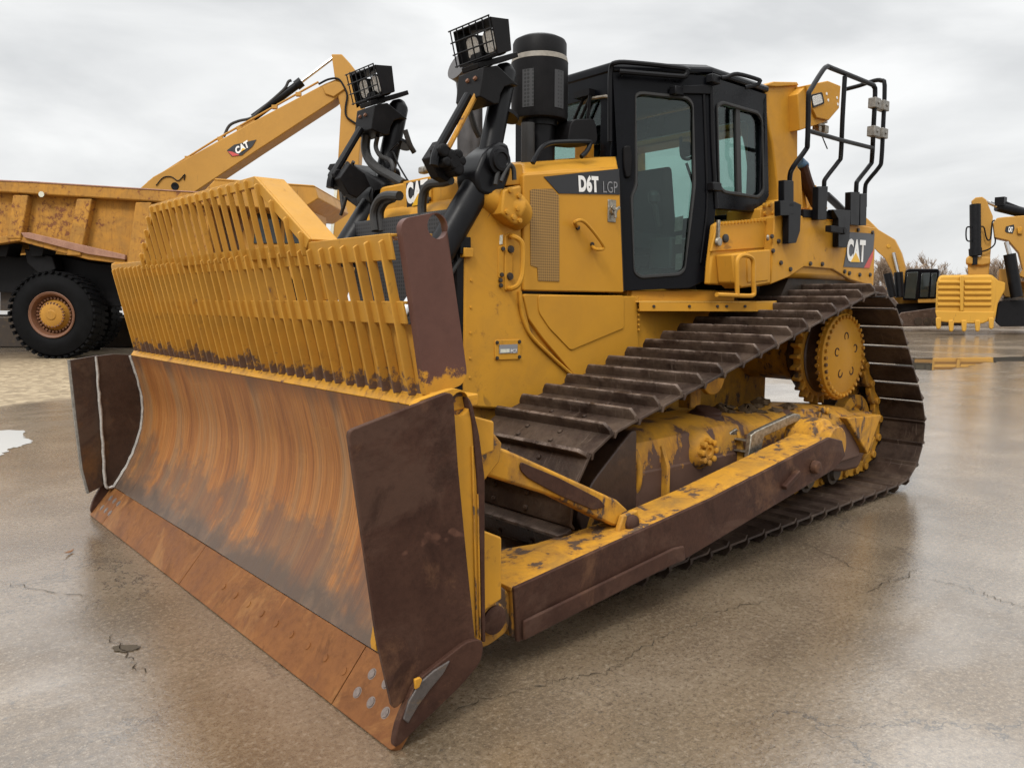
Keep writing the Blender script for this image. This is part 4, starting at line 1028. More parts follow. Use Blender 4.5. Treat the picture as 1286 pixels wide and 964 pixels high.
# hoses near the badge and over to the far cylinder
hose(PX(-1.40, (531, 285), (530, 258), (533, 240), (541, 231), (556, 229), (566, 226)), .028, hd)
hose(PX(-1.36, (472, 290), (470, 268), (476, 252), (486, 246), (502, 246)), .030, hd)
hose(PX(-1.38, (480, 290), (478, 268), (484, 255), (494, 250)), .022, hd)
hose(PX(-1.55, (461, 165), (459, 185), (463, 200), (475, 212), (492, 222), (507, 231)), .032, cyl2)
hose(PX(-1.58, (474, 172), (472, 185), (478, 196), (490, 202), (494, 214), (488, 224)), .016, cyl2)
hose(PX(-1.60, (500, 180), (490, 190), (494, 192), (500, 206), (508, 220), (513, 228)), .006, cyl2, 'black_dull', 'wire')
hose(PX(-1.50, (437, 205), (430, 215), (428, 235), (431, 262)), .016, cyl2)
hose(PX(-1.50, (444, 203), (436, 222), (434, 250), (428, 270)), .013, cyl2)
bx = MB().prism(PX(-1.52, (414, 206), (432, 204), (432, 221), (411, 221), (415, 216), (411, 212)), (-.02, 0, 0)); obj('cable_bracket', bx, M['black_dull'], cyl2, .003)
bx = MB().prism(PX(-1.50, (440, 205), (482, 230), (473, 272), (462, 272), (432, 250)), (-.16, 0, 0)); obj('far_yoke_guard', bx, M['black_dull'], cyl2, .02)
hose(PY(.70, (622, 232), (626, 215), (634, 206), (644, 210), (646, 226)), .014, guard)
hose(PY(.72, (629, 228), (636, 212), (641, 206)), .011, guard)

# ---- air precleaner and exhaust -------------------------------------------------------
pc = P(677.5, 130, 'y', .30); s_ = (pc - CAM_POS).dot(FW) / F_PX            # metres per pixel there
zz = lambda b: P(677.5, b, 'x', pc.x).z
rr = 35.6 * s_
pb = MB().lathe((pc.x, pc.y, zz(152)), (0, 0, 1), [(0, rr * .5), (-.004, rr * .97), (.02, rr), (zz(81) - zz(152), rr)], 48)
prc = obj('air_precleaner', pb, M['black_dull'], DZ, .004)
for a0 in (0.2, 1.35, 2.5, 3.65, 4.8):
    w_ = MB(); n_ = 8
    ring = lambda z: [V((pc.x + (rr + .003) * math.cos(a0 + .42 * k / n_), pc.y + (rr + .003) * math.sin(a0 + .42 * k / n_), z)) for k in range(n_ + 1)]
    ring2 = lambda z: [V((pc.x + (rr - .004) * math.cos(a0 + .42 * k / n_), pc.y + (rr - .004) * math.sin(a0 + .42 * k / n_), z)) for k in range(n_, -1, -1)]
    w_.loft([ring(zz(142)) + ring2(zz(142)), ring(zz(96)) + ring2(zz(96))])
    obj('precleaner_screen', w_, M['precleaner_screen'] if 'precleaner_screen' in M else M['grille'], prc)
bd = MB().lathe((pc.x, pc.y, zz(81)), (0, 0, 1), [(0, rr * .97), (0, rr * 1.005), (.034, rr * .965), (.036, rr * .9)], 48); obj('precleaner_band', bd, M['stripe'], prc)
hh = zz(57) - zz(74)
dm = MB().lathe((pc.x, pc.y, zz(74)), (0, 0, 1), [(0, rr * .93)] + [(.0, rr * .945), (hh, rr * .945), (hh + .018, rr * .90), (hh + .036, rr * .72), (hh + .048, rr * .40), (hh + .052, 0)], 48); obj('precleaner_dome', dm, M['black_dull'], prc)
st = MB().lathe((pc.x, pc.y + .0, zz(215)), (0, 0, 1), [(0, .105), (zz(160) - zz(215), .105), (zz(160) - zz(215), .12), (zz(153) - zz(215), .12)], 28); obj('intake_pipe', st, M['black'], prc)
a = P(663, 155, 'y', .38); st = MB().tube([a, a + V((0, 0, -.34))], .045, 14); st.lathe(a + V((0, 0, -.30)), (0, 0, 1), [(0, .055), (.04, .055)], 14); obj('ejector_hose', st, M['hose'], prc)
ex = P(590, 150, 'y', .05); et = P(581, 100, 'y', .05)
eb = MB().tube([V((ex.x, .05, 2.3)), V((ex.x, .05, et.z - .05)), V((ex.x + .01, .05, et.z + .02)), V((ex.x + .05, .05, et.z + .06)), V((ex.x + .10, .05, et.z + .08))], [.085, .085, .088, .092, .095], 24)
obj('exhaust_stack', eb, M['exhaust'], DZ)

# ---- cab -----------------------------------------------------------------------------
A_ = V((-2.90, .50, 0)); AT = P(769, 84, 'x', -2.90); 
nrm_d = None
B_ = P(893, 96, 'y', .92); A0 = P(769, 84, 'y', .50); A_ = V((A0.x, A0.y, 0)); C_ = P(963, 118, 'y', .92)
ZT = A0.z
tdir = V((B_.x - A_.x, B_.y - A_.y, 0)).normalized(); dn_ = V((tdir.y, -tdir.x, 0)); dn_ = dn_ if dn_.y > 0 else -dn_
DP = lambda *q, off=0.0: PN(A_ + dn_ * off, dn_, *q)
win = rnd(DP((798, 120), (805, 117), (863, 123), (870, 131), (872, 233), (860, 338), (853, 344.5), (804, 348), (796, 341), (793, 246), (799, 234)), .05, 3)
dout = DP((769, 84), (784, 365), (866, 361.5), (888, 351), (899, 262), (896, 150), (893, 96))
cabd = obj('cab_door', MB().plate(dout, [win], -dn_ * .06), M['cab_black'], DZ, .006)
cab = obj('cab', MB().prism([p - dn_ * .3 for p in DP((784, 345), (784, 364), (866, 360), (886, 349), (886, 330))], (0, -.6, 0)), M['cab_black'], DZ)
attach(cabd, cab); cabd.matrix_parent_inverse = Matrix.Identity(4)
def gasket(name, loop, r, mat, parent): return obj(name, MB().loft([[p + (v_ * r * math.cos(a) + n_ * r * math.sin(a)) for a in [2 * math.pi * k / 6 for k in range(6)]] for p, v_, n_ in [(loop[i % len(loop)], ((loop[i % len(loop)] - sum(loop, V((0, 0, 0))) / len(loop))).normalized(), dn_) for i in range(len(loop) + 1)]], cap=False), mat, parent)
gasket('door_gasket', win, .014, M['rubber'], cabd)
obj('door_glass', MB().prism([p - dn_ * .02 for p in win], -dn_ * .005), M['glass'], cabd)
obj('far_door', MB().plate([rf(p) for p in dout], [[rf(p) for p in win]], rf(-dn_ * .05)), M['cab_black'], cab, .006)
obj('far_door_glass', MB().prism([rf(p - dn_ * .02) for p in win], rf(-dn_ * .005)), M['glass'], cab)
# rear side window face
RW = PY(.92, (893, 96), (899, 262), (954, 267), (966, 246), (963, 118))
win2 = rnd(PY(.92, (900.5, 133), (907.5, 129), (952, 142), (957, 151), (958.5, 240), (952, 248), (909, 241), (903, 233)), .03, 3)
rs_ = obj('rear_side_panel', MB().plate(RW, [win2], (0, -.06, 0)), M['cab_black'], cab, .006)
gasket('window_gasket', win2, .016, M['rubber'], rs_)
obj('window_glass', MB().prism([p + V((0, -.02, 0)) for p in win2], (0, -.005, 0)), M['glass'], rs_)
mp_ = MB().prism(PY(.915, (924.5, 136), (929.5, 137), (932, 245), (926.5, 244)), (0, -.03, 0)); obj('window_post', mp_, M['rubber'], rs_, .003)
obj('far_rear_side_panel', MB().plate([rf(p) for p in RW], [[rf(p) for p in win2]], (0, .05, 0)), M['cab_black'], cab, .006)
obj('far_window_glass', MB().prism([rf(p + V((0, -.02, 0))) for p in win2], (0, .005, 0)), M['glass'], cab)
# front face with the windscreen
xf = A0.x + .004
fo = [V((xf, .50, 1.62)), V((xf, .50, ZT)), V((xf, -.50, ZT)), V((xf, -.50, 1.62))]
wz1 = P(760, 120, 'x', xf).z; 
fw_ = rnd([V((xf, .40, 2.0)), V((xf, .40, wz1 - .0)), V((xf, -.42, wz1)), V((xf, -.42, 2.0))], .06, 3)
fr_ = obj('front_panel', MB().plate(fo, [fw_], (-.06, 0, 0)), M['cab_black'], cab, .006)
obj('windscreen', MB().prism([p + V((-.02, 0, 0)) for p in fw_], (-.005, 0, 0)), M['glass'], fr_)
wp = MB()
for a, b, c, d in ((733, 122, 711, 175), (742, 120, 716, 180)): wp.tube([P(a, b, 'x', xf + .03), P(c, d, 'x', xf + .03)], .012, 8)
q = P(737, 119, 'x', xf + .03); wp.box(q.x - .03, q.x + .03, q.y - .10, q.y + .05, q.z - .015, q.z + .03)
obj('wiper', wp, M['black_dull'], fr_)
ga = [P(a, b, 'x', xf + .012) for a, b in ((729, 132), (741, 124), (760, 121), (766, 122))]
obj('windscreen_gasket', MB().tube(ga, .012, 6), M['stripe'], fr_)
# rear wall and roof
xr = C_.x
ro = [V((xr, .92, 1.62)), V((xr, .92, C_.z)), V((xr, -.92, C_.z)), V((xr, -.92, 1.62))]
rw = rnd([V((xr, .80, 2.25)), V((xr, .80, 2.95)), V((xr, -.74, 2.95)), V((xr, -.74, 2.25))], .06, 3)
rp_ = obj('rear_panel', MB().plate(ro, [rw], (.05, 0, 0)), M['cab_black'], cab, .006)
obj('rear_glass', MB().prism([p + V((.02, 0, 0)) for p in rw], (.005, 0, 0)), M['glass'], rp_)
rz = ZT - .035
rfp = [V((A_.x + .012, .515, rz)), V((B_.x + .005, .935, rz)), V((C_.x - .01, .935, rz)), V((C_.x - .01, -.935, rz)), V((B_.x + .005, -.935, rz)), V((A_.x + .012, -.515, rz))]
top_ = [V((p.x * .985 - .05, p.y * .94, ZT + .035)) for p in rfp]
obj('cab_roof', MB().loft([rfp, [p + V((0, 0, .04)) for p in rfp], top_]), M['cab_black'], cab, .012)
# drip rail and grab rails
gt = lambda name, pts, r=.016, par=None, mat='black': obj(name, MB().tube(smooth_path(pts, 4), r, 8), M[mat], par or cab)
gt('roof_rail', DP((766, 178), (766, 120), (767, 88), off=.03) + DP((773, 79), (800, 79.5), (858, 86), (863, 90), (861, 95), (853, 96), (778, 90), off=.06), .017)
gt('roof_handle', DP((906, 98), (913, 97), (926, 93), (952, 100), (954, 103), (950, 107), (936, 110), off=.03), .014)
gt('roof_bracket', DP((786, 88), (780, 96), off=.04), .010)
hg = MB()
for a, b in ((850, 115), (896, 100), (897, 235)): q = DP((a, b), off=.02)[0]; hg.box(q.x - .05, q.x + .05, q.y - .03, q.y + .03, q.z - .03, q.z + .03)
obj('door_hinge', hg, M['black'], cabd, .008)
hg = MB(); hg.prism(DP((848, 108), (893, 106), (893, 118), (848, 117), off=.025), -dn_ * .02); obj('door_stay', hg, M['black'], cabd, .004)
hn = MB(); hn.prism(rnd(DP((783, 183), (792, 182), (795, 198), (793, 222), (786, 224), (783, 210), off=.03), .02, 3), -dn_ * .03); obj('door_handle', hn, M['black_dull'], cabd, .01)
gt('door_edge', DP((893.5, 110), (895, 180), (900, 262), off=.012), .014)
gt('door_edge', DP((884, 118), (887, 200), (888, 262), (880, 330), off=.008), .010)
# handrail and mirror in front of the cab
gt('hood_handrail', [P(a, b, 'y', .58) for a, b in ((669, 205), (674, 195), (681, 185), (690, 180), (705, 178.5), (738, 178), (741, 181), (737, 190), (730, 197))], .016, hd)
mrr = [P(a, b, 'y', .50) for a, b in ((713, 180), (717, 155), (722, 149.5), (745, 149), (749, 156), (751, 175), (748, 181), (735, 182))]
mr_ = obj('mirror', MB().prism(rnd(mrr, .04, 3), (0, -.16, 0)), M['black_dull'], cab, .035, seg=4)
obj('mirror_arm', MB().tube([P(738, 152, 'y', .42), P(741, 120, 'y', .45)], .012, 8), M['black_dull'], mr_)
bx = MB(); q = P(734, 188, 'y', .30); bx.box(q.x - .04, q.x + .04, q.y - .06, q.y + .06, q.z - .07, q.z + .05); obj('front_marker', bx, M['yellow'], hd, .01)
# inside the cab
ipo = MB(); ipo.tube([V((-3.45, -.86, 1.7)), V((-3.42, -.84, 3.05))], .06, 8); ipo.box(-3.9, -3.0, -.58, -.5, 1.66, 2.15); obj('inner_pillar', ipo, M['cab_black'], cab)
inn = MB(); inn.prism(rnd([V((-3.75, -.24, 1.95)), V((-3.72, -.24, 2.62)), V((-3.84, -.24, 2.65)), V((-3.95, -.24, 1.95))], .05, 3), (0, .48, 0))
inn.prism(rnd([V((-3.95, -.30, 1.95)), V((-3.30, -.30, 1.98)), V((-3.30, -.30, 2.10)), V((-3.9, -.30, 2.08))], .04, 3), (0, .60, 0))
st_ = obj('operator_seat', inn, M['seat'], cab, .03)
inn = MB(); inn.box(-3.95, -2.98, -.55, .44, 1.63, 1.70); inn.box(-3.1, -2.98, -.40, .38, 1.7, 2.10); inn.box(-3.85, -3.45, .34, .55, 1.7, 2.05); inn.box(-3.85, -3.45, -.6, -.34, 1.7, 2.05)
inn.cyl((-3.42, .45, 2.12), (-3.36, .45, 2.32), .018); inn.lathe((-3.355, .45, 2.34), (0, 0, 1), [(-.05, .02), (-.03, .04), (.03, .045), (.05, .02), (.05, 0)], 12)
inn.cyl((-3.15, -.1, 2.0), (-3.22, -.1, 2.26), .03)
obj('cab_console', inn, M['grey'], cab, .02)
inn = MB(); inn.prism(DP((848, 273), (858, 271), (857, 289), (847, 291), off=-.22), -dn_ * .004); inn.prism(DP((849, 296), (857, 295), (856, 306), (848, 307), off=-.22), -dn_ * .004); inn.prism(DP((849, 319), (857, 318), (856, 338), (848, 339), off=-.22), -dn_ * .004)
obj('cab_sticker', inn, M['clamp'], cab)
inn = MB(); inn.tube(smooth_path(DP((855, 172), (856, 195), (862, 200), (869, 198), off=-.15), 3), .012, 8); inn.tube(DP((862, 205), (878, 252), off=-.05), .010, 8); inn.prism(rnd(DP((855, 178), (868, 178), (869, 196), (857, 197), off=-.13), .02, 2), -dn_ * .03); obj('interior_mirror', inn, M['black_dull'], cab)

# ---- rear deck: platform, tool box, fender, ROPS post, railing ----------------------------
pa_, pb_ = P(803, 372, 'y', .64), None
zpl = 1.560
p0 = V((-2.96, .66, zpl)); p1 = V((-3.72, 1.12, zpl)); p2 = V((-4.0, 1.12, zpl))
plat = MB().prism([p0, p1, p2, V((-4.0, .5, zpl)), V((-2.96, .5, zpl))], (0, 0, .012)); plt_ = obj('step_platform', plat, M['tread'], DZ, .003)
kw = MB(); kw.box(-4.1, -2.96, -.55, .55, 1.5, 1.66); kw.prism([V((-2.97, .58, zpl)), V((-3.62, 1.0, zpl)), V((-3.62, .5, zpl)), V((-2.97, .45, zpl))], (0, 0, .085)); obj('cab_mount', kw, M['yellow_low'], DZ, .004)
edge = MB(); edge.prism([p0 + V((0, 0, .014)), p1 + V((0, 0, .014)), p1 + V((0, 0, -.062)), p0 + V((0, 0, -.062))], (-.01, -.012, 0)); edge.prism([p1 + V((0, 0, .014)), p2 + V((0, 0, .014)), p2 + V((0, 0, -.062)), p1 + V((0, 0, -.062))], (0, -.012, 0)); obj('platform_edge', edge, M['yellow'], plt_, .004)
hb_ = MB(); pe_n = V((.52, .86, 0)).normalized()
for t in (.12, .42, .66, .74, .9): hb_.lathe(p0.lerp(p1, t) + V((0, 0, -.025)), pe_n, [(0, .011), (.009, .010), (.010, 0)], 8)
obj('platform_bolt', hb_, M['bolt'], plt_)
FY = 1.10
# big fender panel carrying the logo
fo_ = PY(FY, (968, 357), (973, 272), (990, 268), (1037, 276), (1100, 286), (1097, 363), (1088, 357), (1068, 351), (1046, 338), (1010, 335), (991, 348))
fen = obj('rear_fender', MB().prism(fo_, (0, -.5, 0)), M['yellow_low'], DZ, .008)
fin = [V((p.x, -p.y, p.z)) for p in fo_]; obj('far_rear_fender', MB().prism(fin, (0, .5, 0)), M['yellow_low'], DZ, .008)
tank = MB(); t0 = P(1000, 275, 'y', FY); tank.box(-5.35, -4.18, -1.08, 1.08, 1.75, 2.10); obj('fuel_tank', tank, M['yellow_low'], DZ, .04)
hb_ = MB()
for a, b in ((980, 330), (992, 338), (968.5, 297), (977, 303), (970, 315), (1017, 331), (1032, 331.5), (1066, 343), (1079, 345), (1092, 345), (1095, 292), (1077, 289), (1060, 341)):
    hb_.lathe(P(a, b, 'y', FY), (0, 1, 0), [(0, .018), (.014, .016), (.016, 0)], 8)
obj('fender_bolt', hb_, M['bolt'], fen)
q = PY(FY + .004, (1067.5, 291.5), (1098.5, 293.5), (1096.5, 318), (1087, 336.5), (1059.5, 335)); ld = obj('logo_decal', MB().prism(q, (0, -.003, 0)), M['decal_grey'], fen)
q = PY(FY + .0055, (1097, 314), (1096.5, 323), (1092, 336.5), (1085, 336.3)); obj('logo_flash', MB().prism(q, (0, -.001, 0)), M['red'], ld)
bl, br, tl = PY(FY + .006, (1063, 328.5), (1086, 329.5), (1064, 299.5)); text('logo_lettering', 'CAT', bl, br, tl, M['white'], ld, .002, bold=.045, lift=.0005)
q = PY(FY + .0095, (1068.5, 328.8), (1080.5, 329.3), (1075, 317)); obj('logo_triangle', MB().prism(q, (0, -.001, 0)), M['decal_yellow'], ld)
dk = MB().prism(PY(1.02, (990, 350), (1010, 337), (1046, 340), (1075, 357), (1070, 372), (980, 372)), (0, -.3, 0)); obj('fender_liner', dk, M['grime'], fen)
# tool box beside the door
q = PY(1.02, (899, 282), (904, 279), (974, 273), (970, 357), (950, 360), (891, 357), (893, 330))
tb = obj('battery_box', MB().prism(q, (0, -.05, 0)), M['yellow'], DZ, .012)
q = PY(1.03, (901, 283), (969, 276.5), (966, 311), (893, 316)); lid = obj('box_lid', MB().prism(q, (0, -.02, 0)), M['yellow'], tb, .006)
tr = MB()
for k in range(17):
    a = 903 + k * 4.1; p = P(a, 281 - (a - 903) * .082, 'y', 1.035); tr.bar(p + V((0, 0, -.008)), p + V((0, 0, .012)), .016, .02, (0, 1, 0))
obj('lid_hinge', tr, M['yellow'], lid, .002)
lt = MB()
for a, b in ((900, 293), (964, 289)):
    p = P(a, b, 'y', 1.035); lt.bar(p + V((0, .01, -.08)), p + V((0, .012, .09)), .022, .02, (0, 1, 0)); lt.lathe(p + V((0, .01, -.06)), (0, 1, 0), [(0, .035), (.02, .03), (.022, 0)], 10)
obj('lid_latch', lt, M['zinc'], lid, .003)
kn = MB().lathe(P(910, 299.5, 'y', 1.03), (0, 1, 0), [(0, .03), (.016, .03), (.02, .024), (.02, 0)], 16); obj('lid_plug', kn, M['rubber'], lid)
q = [V((p.x, 1.16, p.z)) for p in PY(1.16, (920, 319), (968, 313), (968, 356), (946, 360), (931, 362), (923, 355))]
sp = obj('side_step_box', MB().prism(q, (0, -.14, 0)), M['yellow'], DZ, .012)
q = PY(1.166, (938, 316.5), (966, 314), (965, 352), (939, 355)); obj('step_box_door', MB().prism(rnd(q, .01, 2), (0, -.01, 0)), M['yellow'], sp, .004)
handle('grab_handle', [P(a, b, 'y', 1.22) for a, b in ((926, 371), (925.5, 350), (925.5, 329), (929, 322), (935, 320.5), (943, 323), (946, 330), (946, 350), (947, 367), (945, 370.5), (938, 371.5), (900, 370))], .016, M['yellow'], sp, k=4)
cv = MB().prism(PN(V((-3.6, .95, 0)), V((.3, 1, .25)), (899, 262), (955, 267), (968, 272), (902, 279), (891, 283)), (0, -.05, -.02)); obj('deck_cowl', cv, M['yellow'], DZ, .006)
# ROPS post and crossbeam
xq = -4.42
po = PY(.90, (961, 107), (999, 104), (1002.5, 107), (1002, 200), (1003, 262), (976, 262), (977, 235), (970, 178), (961.5, 140))
rops = obj('rops_post', MB().prism(po, (0, -.25, 0)), M['yellow_low'], DZ, .012)
zc = P(980, 108, 'y', .9).z
obj('rops_cap', MB().prism(PY(.92, (959.5, 107.5), (972, 102.5), (1001, 103), (1003.5, 107), (975, 109)), (0, -.3, 0)), M['yellow_low'], rops, .006)
cbm = MB(); xx = P(985, 120, 'y', .9).x; cbm.box(xx - .16, xx + .12, -.9, .65, zc - .28, zc - .01); cbm.prism([V((p.x, -p.y, p.z)) for p in po], (0, .25, 0)); obj('rops_crossbeam', cbm, M['yellow_low'], rops, .012)
bs = MB().prism(PY(.98, (956, 262), (978, 250), (982, 268), (972, 275), (955, 275)), (0, -.3, 0)); bs.prism(PY(.9, (1000, 208), (1006, 215), (1009, 262), (1000, 265)), (0, -.1, 0)); obj('rops_base', bs, M['yellow_low'], rops, .008)
hb_ = MB()
for a, b in ((959, 258), (966, 257), (960, 268), (970, 268)): hb_.lathe(P(a, b, 'y', .98), (0, 1, 0), [(0, .018), (.016, .017), (.018, 0)], 8)
obj('rops_bolt', hb_, M['yellow_low'], rops)
# rear work lamp housing
yl = 1.0
hs = PY(yl, (1013, 107), (1040, 101.5), (1056, 108), (1054, 136), (1041, 151), (1026, 148), (1018, 132))
lh = obj('rear_lamp_housing', MB().prism(hs, (0, -.26, 0)), M['yellow'], rops, .006)
lb_ = MB().prism(PY(yl - .02, (1002, 118), (1013, 107), (1018, 132), (1024, 148), (1040, 152), (1004, 164)), (0, -.2, 0)); obj('lamp_base', lb_, M['yellow_low'], lh, .006)
q = PY(yl + .006, (1019, 119), (1033, 115.5), (1036, 130), (1021, 136)); obj('lamp_face', MB().prism(rnd(q, .02, 3), (0, -.02, 0)), M['black'], lh, .003)
q = PY(yl + .01, (1020.5, 121), (1031.5, 118), (1034, 129), (1022, 133.5)); obj('lamp_lens', MB().prism(rnd(q, .02, 3), (0, -.006, 0)), M['lens'], lh, .003)
dk = MB()
for a, b in ((1051, 123), (1052, 131), (1038, 118), (1040, 126)): dk.lathe(P(a, b, 'y', yl), (0, 1, 0), [(0, .012), (.003, .012), (.003, 0)], 10)
obj('housing_hole', dk, M['white'], lh)
jc = MB(); p = P(1027, 156, 'y', .9)
for k in range(9): random.seed(k); jc.box(*(lambda c_, r: (c_.x - r, c_.x + r, c_.y - r, c_.y + r, c_.z - r, c_.z + r))(p + V((random.uniform(-.06, .06), random.uniform(-.04, .04), random.uniform(-.06, .06))), random.uniform(.02, .035)))
obj('lamp_connector', jc, M['zinc'], lh, .006)
gt('lamp_wire', [P(a, b, 'y', .92) for a, b in ((1030, 164), (1034, 175), (1039, 187))], .005, lh)
hose(PY(.80, (1007, 208), (1013, 228), (1020, 245), (1025, 256)), .05, rops, 'brown', 'return_hose')
obj('blue_plug', MB().cyl(P(1002, 203, 'y', .8), P(1011, 209, 'y', .8), .05, .04, 14), plain('blue_plug', (.05, .14, .26), .5), rops, .006)
gs = MB().prism(PY(.75, (1003, 208), (1007, 262), (1014, 262), (1010, 225)), (0, -.1, 0)); gs.prism(PY(.6, (1025, 232), (1040, 262), (1020, 275), (1016, 262)), (0, -.1, 0)); obj('rear_bracket', gs, M['yellow_low'], rops, .008)
gt('rear_hose', PY(.5, (1038, 245), (1050, 256), (1062, 268), (1072, 276)), .035, rops)
# railing
def rail_y(b): return 1.08 if b > 270 else (1.24 if b < 200 else 1.08 + .16 * (270 - b) / 70)
def RT_(*q, y=None): return [P(a, b, 'y', y if y is not None else (1.10 if b > 222 else 1.24)) for a, b in q]
rl1 = MB()
yb, yt = 1.13, 1.24
def pth_(*q): return [P(a, b, 'y', yb + (yt - yb) * max(0, min(1, (k_ - b) / 40.))) for a, b, k_ in q]
rl1.tube(smooth_path(pth_((992, 245, 222), (992, 222, 222), (996, 210, 222), (1012, 188, 222), (1014, 180, 222), (1015, 150, 222), (1015.5, 120, 222), (1018, 113, 222), (1033, 89, 222), (1039, 84, 222), (1045, 86, 222), (1092, 105, 222), (1097.5, 109, 222), (1099, 117, 222), (1097, 160, 222), (1095, 200, 222), (1092, 208, 225), (1078, 226, 232), (1075.5, 233, 240), (1075, 260, 240)), 3), .0185, 10)
rl1.tube(smooth_path(pth_((1061, 96, 222), (1058, 150, 222), (1056, 195, 222), (1053, 203, 222), (1037, 224, 230), (1035, 232, 235), (1034, 255, 235)), 3), .0175, 10)
rl1.tube(pth_((1016, 164.5, 222), (1056, 176, 222), (1096, 186, 222)), .0165, 10)
rail = obj('deck_railing', rl1, M['black'], DZ)
xr_ = P(1098, 150, 'y', yt).x - .16
rl2 = MB(); XR = lambda *q: [P(a, b, 'x', xr_) for a, b in q]
rl2.tube(smooth_path(XR((1063, 112), (1080, 107.5), (1098, 101.5), (1107, 101.5), (1111, 108), (1109, 160), (1107, 200), (1104, 210), (1090, 227), (1086.5, 236), (1086, 260)), 3), .0175, 10)
obj('rear_railing', rl2, M['black'], rail)
cp_ = MB()
for a, b in ((1098, 130), (1108.5, 133.5), (1096.5, 165.5), (1107, 168)):
    p = P(a, b, 'y', yt) if a < 1103 and a != 1107 else P(a, b, 'x', xr_); cp_.box(p.x - .05, p.x + .05, p.y - .03, p.y + .035, p.z - .04, p.z + .04); cp_.lathe(p + V((0, .035, 0)), (0, 1, 0), [(0, .014), (.01, .012), (.01, 0)], 8)
obj('rail_clamp', cp_, M['clamp'], rail, .005)
bk = MB()
yk_ = yb + .03
for poly in (((985, 226), (997, 227), (997, 270), (980, 271), (980, 252), (985, 252)), ((998, 253), (1006.5, 257), (1005, 290), (1000, 305), (990, 306), (991, 255)), ((1028, 234), (1040, 234), (1038, 276), (1027, 276)), ((1068.5, 241), (1080, 241), (1079, 283), (1068, 282)), ((1080.5, 243), (1089, 243), (1088, 283), (1080, 283)), ((1046, 263), (1068.5, 264), (1067, 300), (1063, 311), (1053, 310), (1053, 275))):
    bk.prism(PY(yk_, *poly), (0, -.05, 0))
obj('rail_socket', bk, M['black'], rail, .004)
tb_ = MB().bar(P(1005, 268, 'y', 1.08), P(1050, 271, 'y', 1.08), .06, .06); tb_.bar(P(1040, 287, 'y', 1.18), P(1060, 290, 'y', 1.18), .05, .05); tb_.lathe(P(1056, 290, 'y', 1.17), (0, 1, 0), [(0, .03), (.04, .03), (.04, 0)], 12); obj('rail_base', tb_, M['black_dull'], rail, .004)
for sg in (1,):
    mb = MB(); 
    fl_ = rnd(PY(1.06, (1046, 270), (1098, 284), (1090, 292), (1046, 284)), .05, 3); mb.prism(fl_, (0, -1.9, 0)); obj('tank_top', mb, M['yellow_low'], DZ, .02)

# ================================================================== machines behind
def TPR(poly, d0, d1, mb=None, dirv=None):
    mb = mb or MB(); return mb.prism(TP(d0, *poly), (dirv or FWH) * (d1 - d0))
def wheel(parent, px, py, d, r, wdt, flip=1):
    c = T(px, py, d); ax = -FWH * flip
    t = MB().lathe(c - ax * wdt, ax, [(0, r * .52), (.02, r * .75), (.08, r * .93), (.16, r * .985), (wdt - .16, r * .985), (wdt - .07, r * .93), (wdt - .015, r * .78), (wdt, r * .68), (wdt - .02, r * .58), (wdt - .05, r * .53), (wdt - .3, r * .50)], 64)
    ty = obj('tyre', t, M['tyre'], parent)
    lg = MB(); u = RTH; z = V((0, 0, 1))
    for k in range(40):
        a = 2 * math.pi * k / 40; dr = u * math.cos(a) + z * math.sin(a); tg = -u * math.sin(a) + z * math.cos(a)
        for s0, s1, sh_ in ((.02, .48, .0), (.52, .98, .5)):
            q = dr * r * .955; p0 = c - ax * wdt * (1 - s0) + q; p1 = c - ax * wdt * (1 - s1) + q
            sft = tg * (r * .157 * sh_)
            b_ = [p0 + sft - tg * r * .045, p0 + sft + tg * r * .045, p1 + sft + tg * (r * .045 + .05), p1 + sft - tg * (r * .045 - .05)]
            lg.prism(b_, dr * r * .045)
    obj('tread_lug', lg, M['tyre'], ty)
    rm = MB().lathe(c - ax * .02, ax, [(-.30, r * .50), (0, r * .535), (.012, r * .52), (-.01, r * .475), (-.10, r * .45), (-.20, r * .40), (-.22, r * .34)], 56)
    ri = obj('rim', rm, M['rim'], parent)
    hb = MB().lathe(c - ax * .24, ax, [(-.1, r * .36), (.05, r * .355), (.08, r * .33), (.14, r * .30), (.20, r * .29), (.225, r * .25), (.23, r * .12), (.25, r * .10), (.25, 0)], 48)
    hu = obj('hub', hb, M['yellow_truck'], parent)
    bt = MB()
    for k in range(24):
        a = 2 * math.pi * k / 24; bt.lathe(c - ax * .12 + (u * math.cos(a) + z * math.sin(a)) * r * .275, ax, [(0, .028), (.11, .026), (.12, .0)], 6)
    for k in range(30):
        a = 2 * math.pi * k / 30; bt.lathe(c - ax * .20 + (u * math.cos(a) + z * math.sin(a)) * r * .385, ax, [(0, .03), (.07, .03), (.07, .0)], 6)
    obj('wheel_bolt', bt, M['rim'], hu)

DT = 20.9
g0 = T(150, 447, DT); g0.z = 0
TK = thing('haul_truck', 'large rusty yellow haul truck parked sideways with one big black tyre in view', 'dump truck', g0)
def tp(name, poly, d0, d1, mat, parent=None, bevel=.015, label=None): return obj(name, TPR(poly, d0, d1), M[mat], parent or TK, bevel, label=label)
bed = tp('dump_bed', ((-120, 232), (262, 250), (262, 335), (170, 335), (157, 327), (26, 297), (0, 301), (-120, 312)), DT + .25, DT + 3.9, 'yellow_bed', label='scratched rusty yellow dump bed')
tp('bed_rail', ((-120, 221.5), (40, 228.5), (262, 242.5), (262, 259), (190, 253), (-120, 234)), DT - .02, DT + .32, 'yellow_bed', bed, .04)
tp('bed_rail', ((-120, 221.5), (40, 228.5), (262, 242.5), (262, 259), (190, 253), (-120, 234)), DT + 3.8, DT + 4.1, 'yellow_bed', bed, .04)
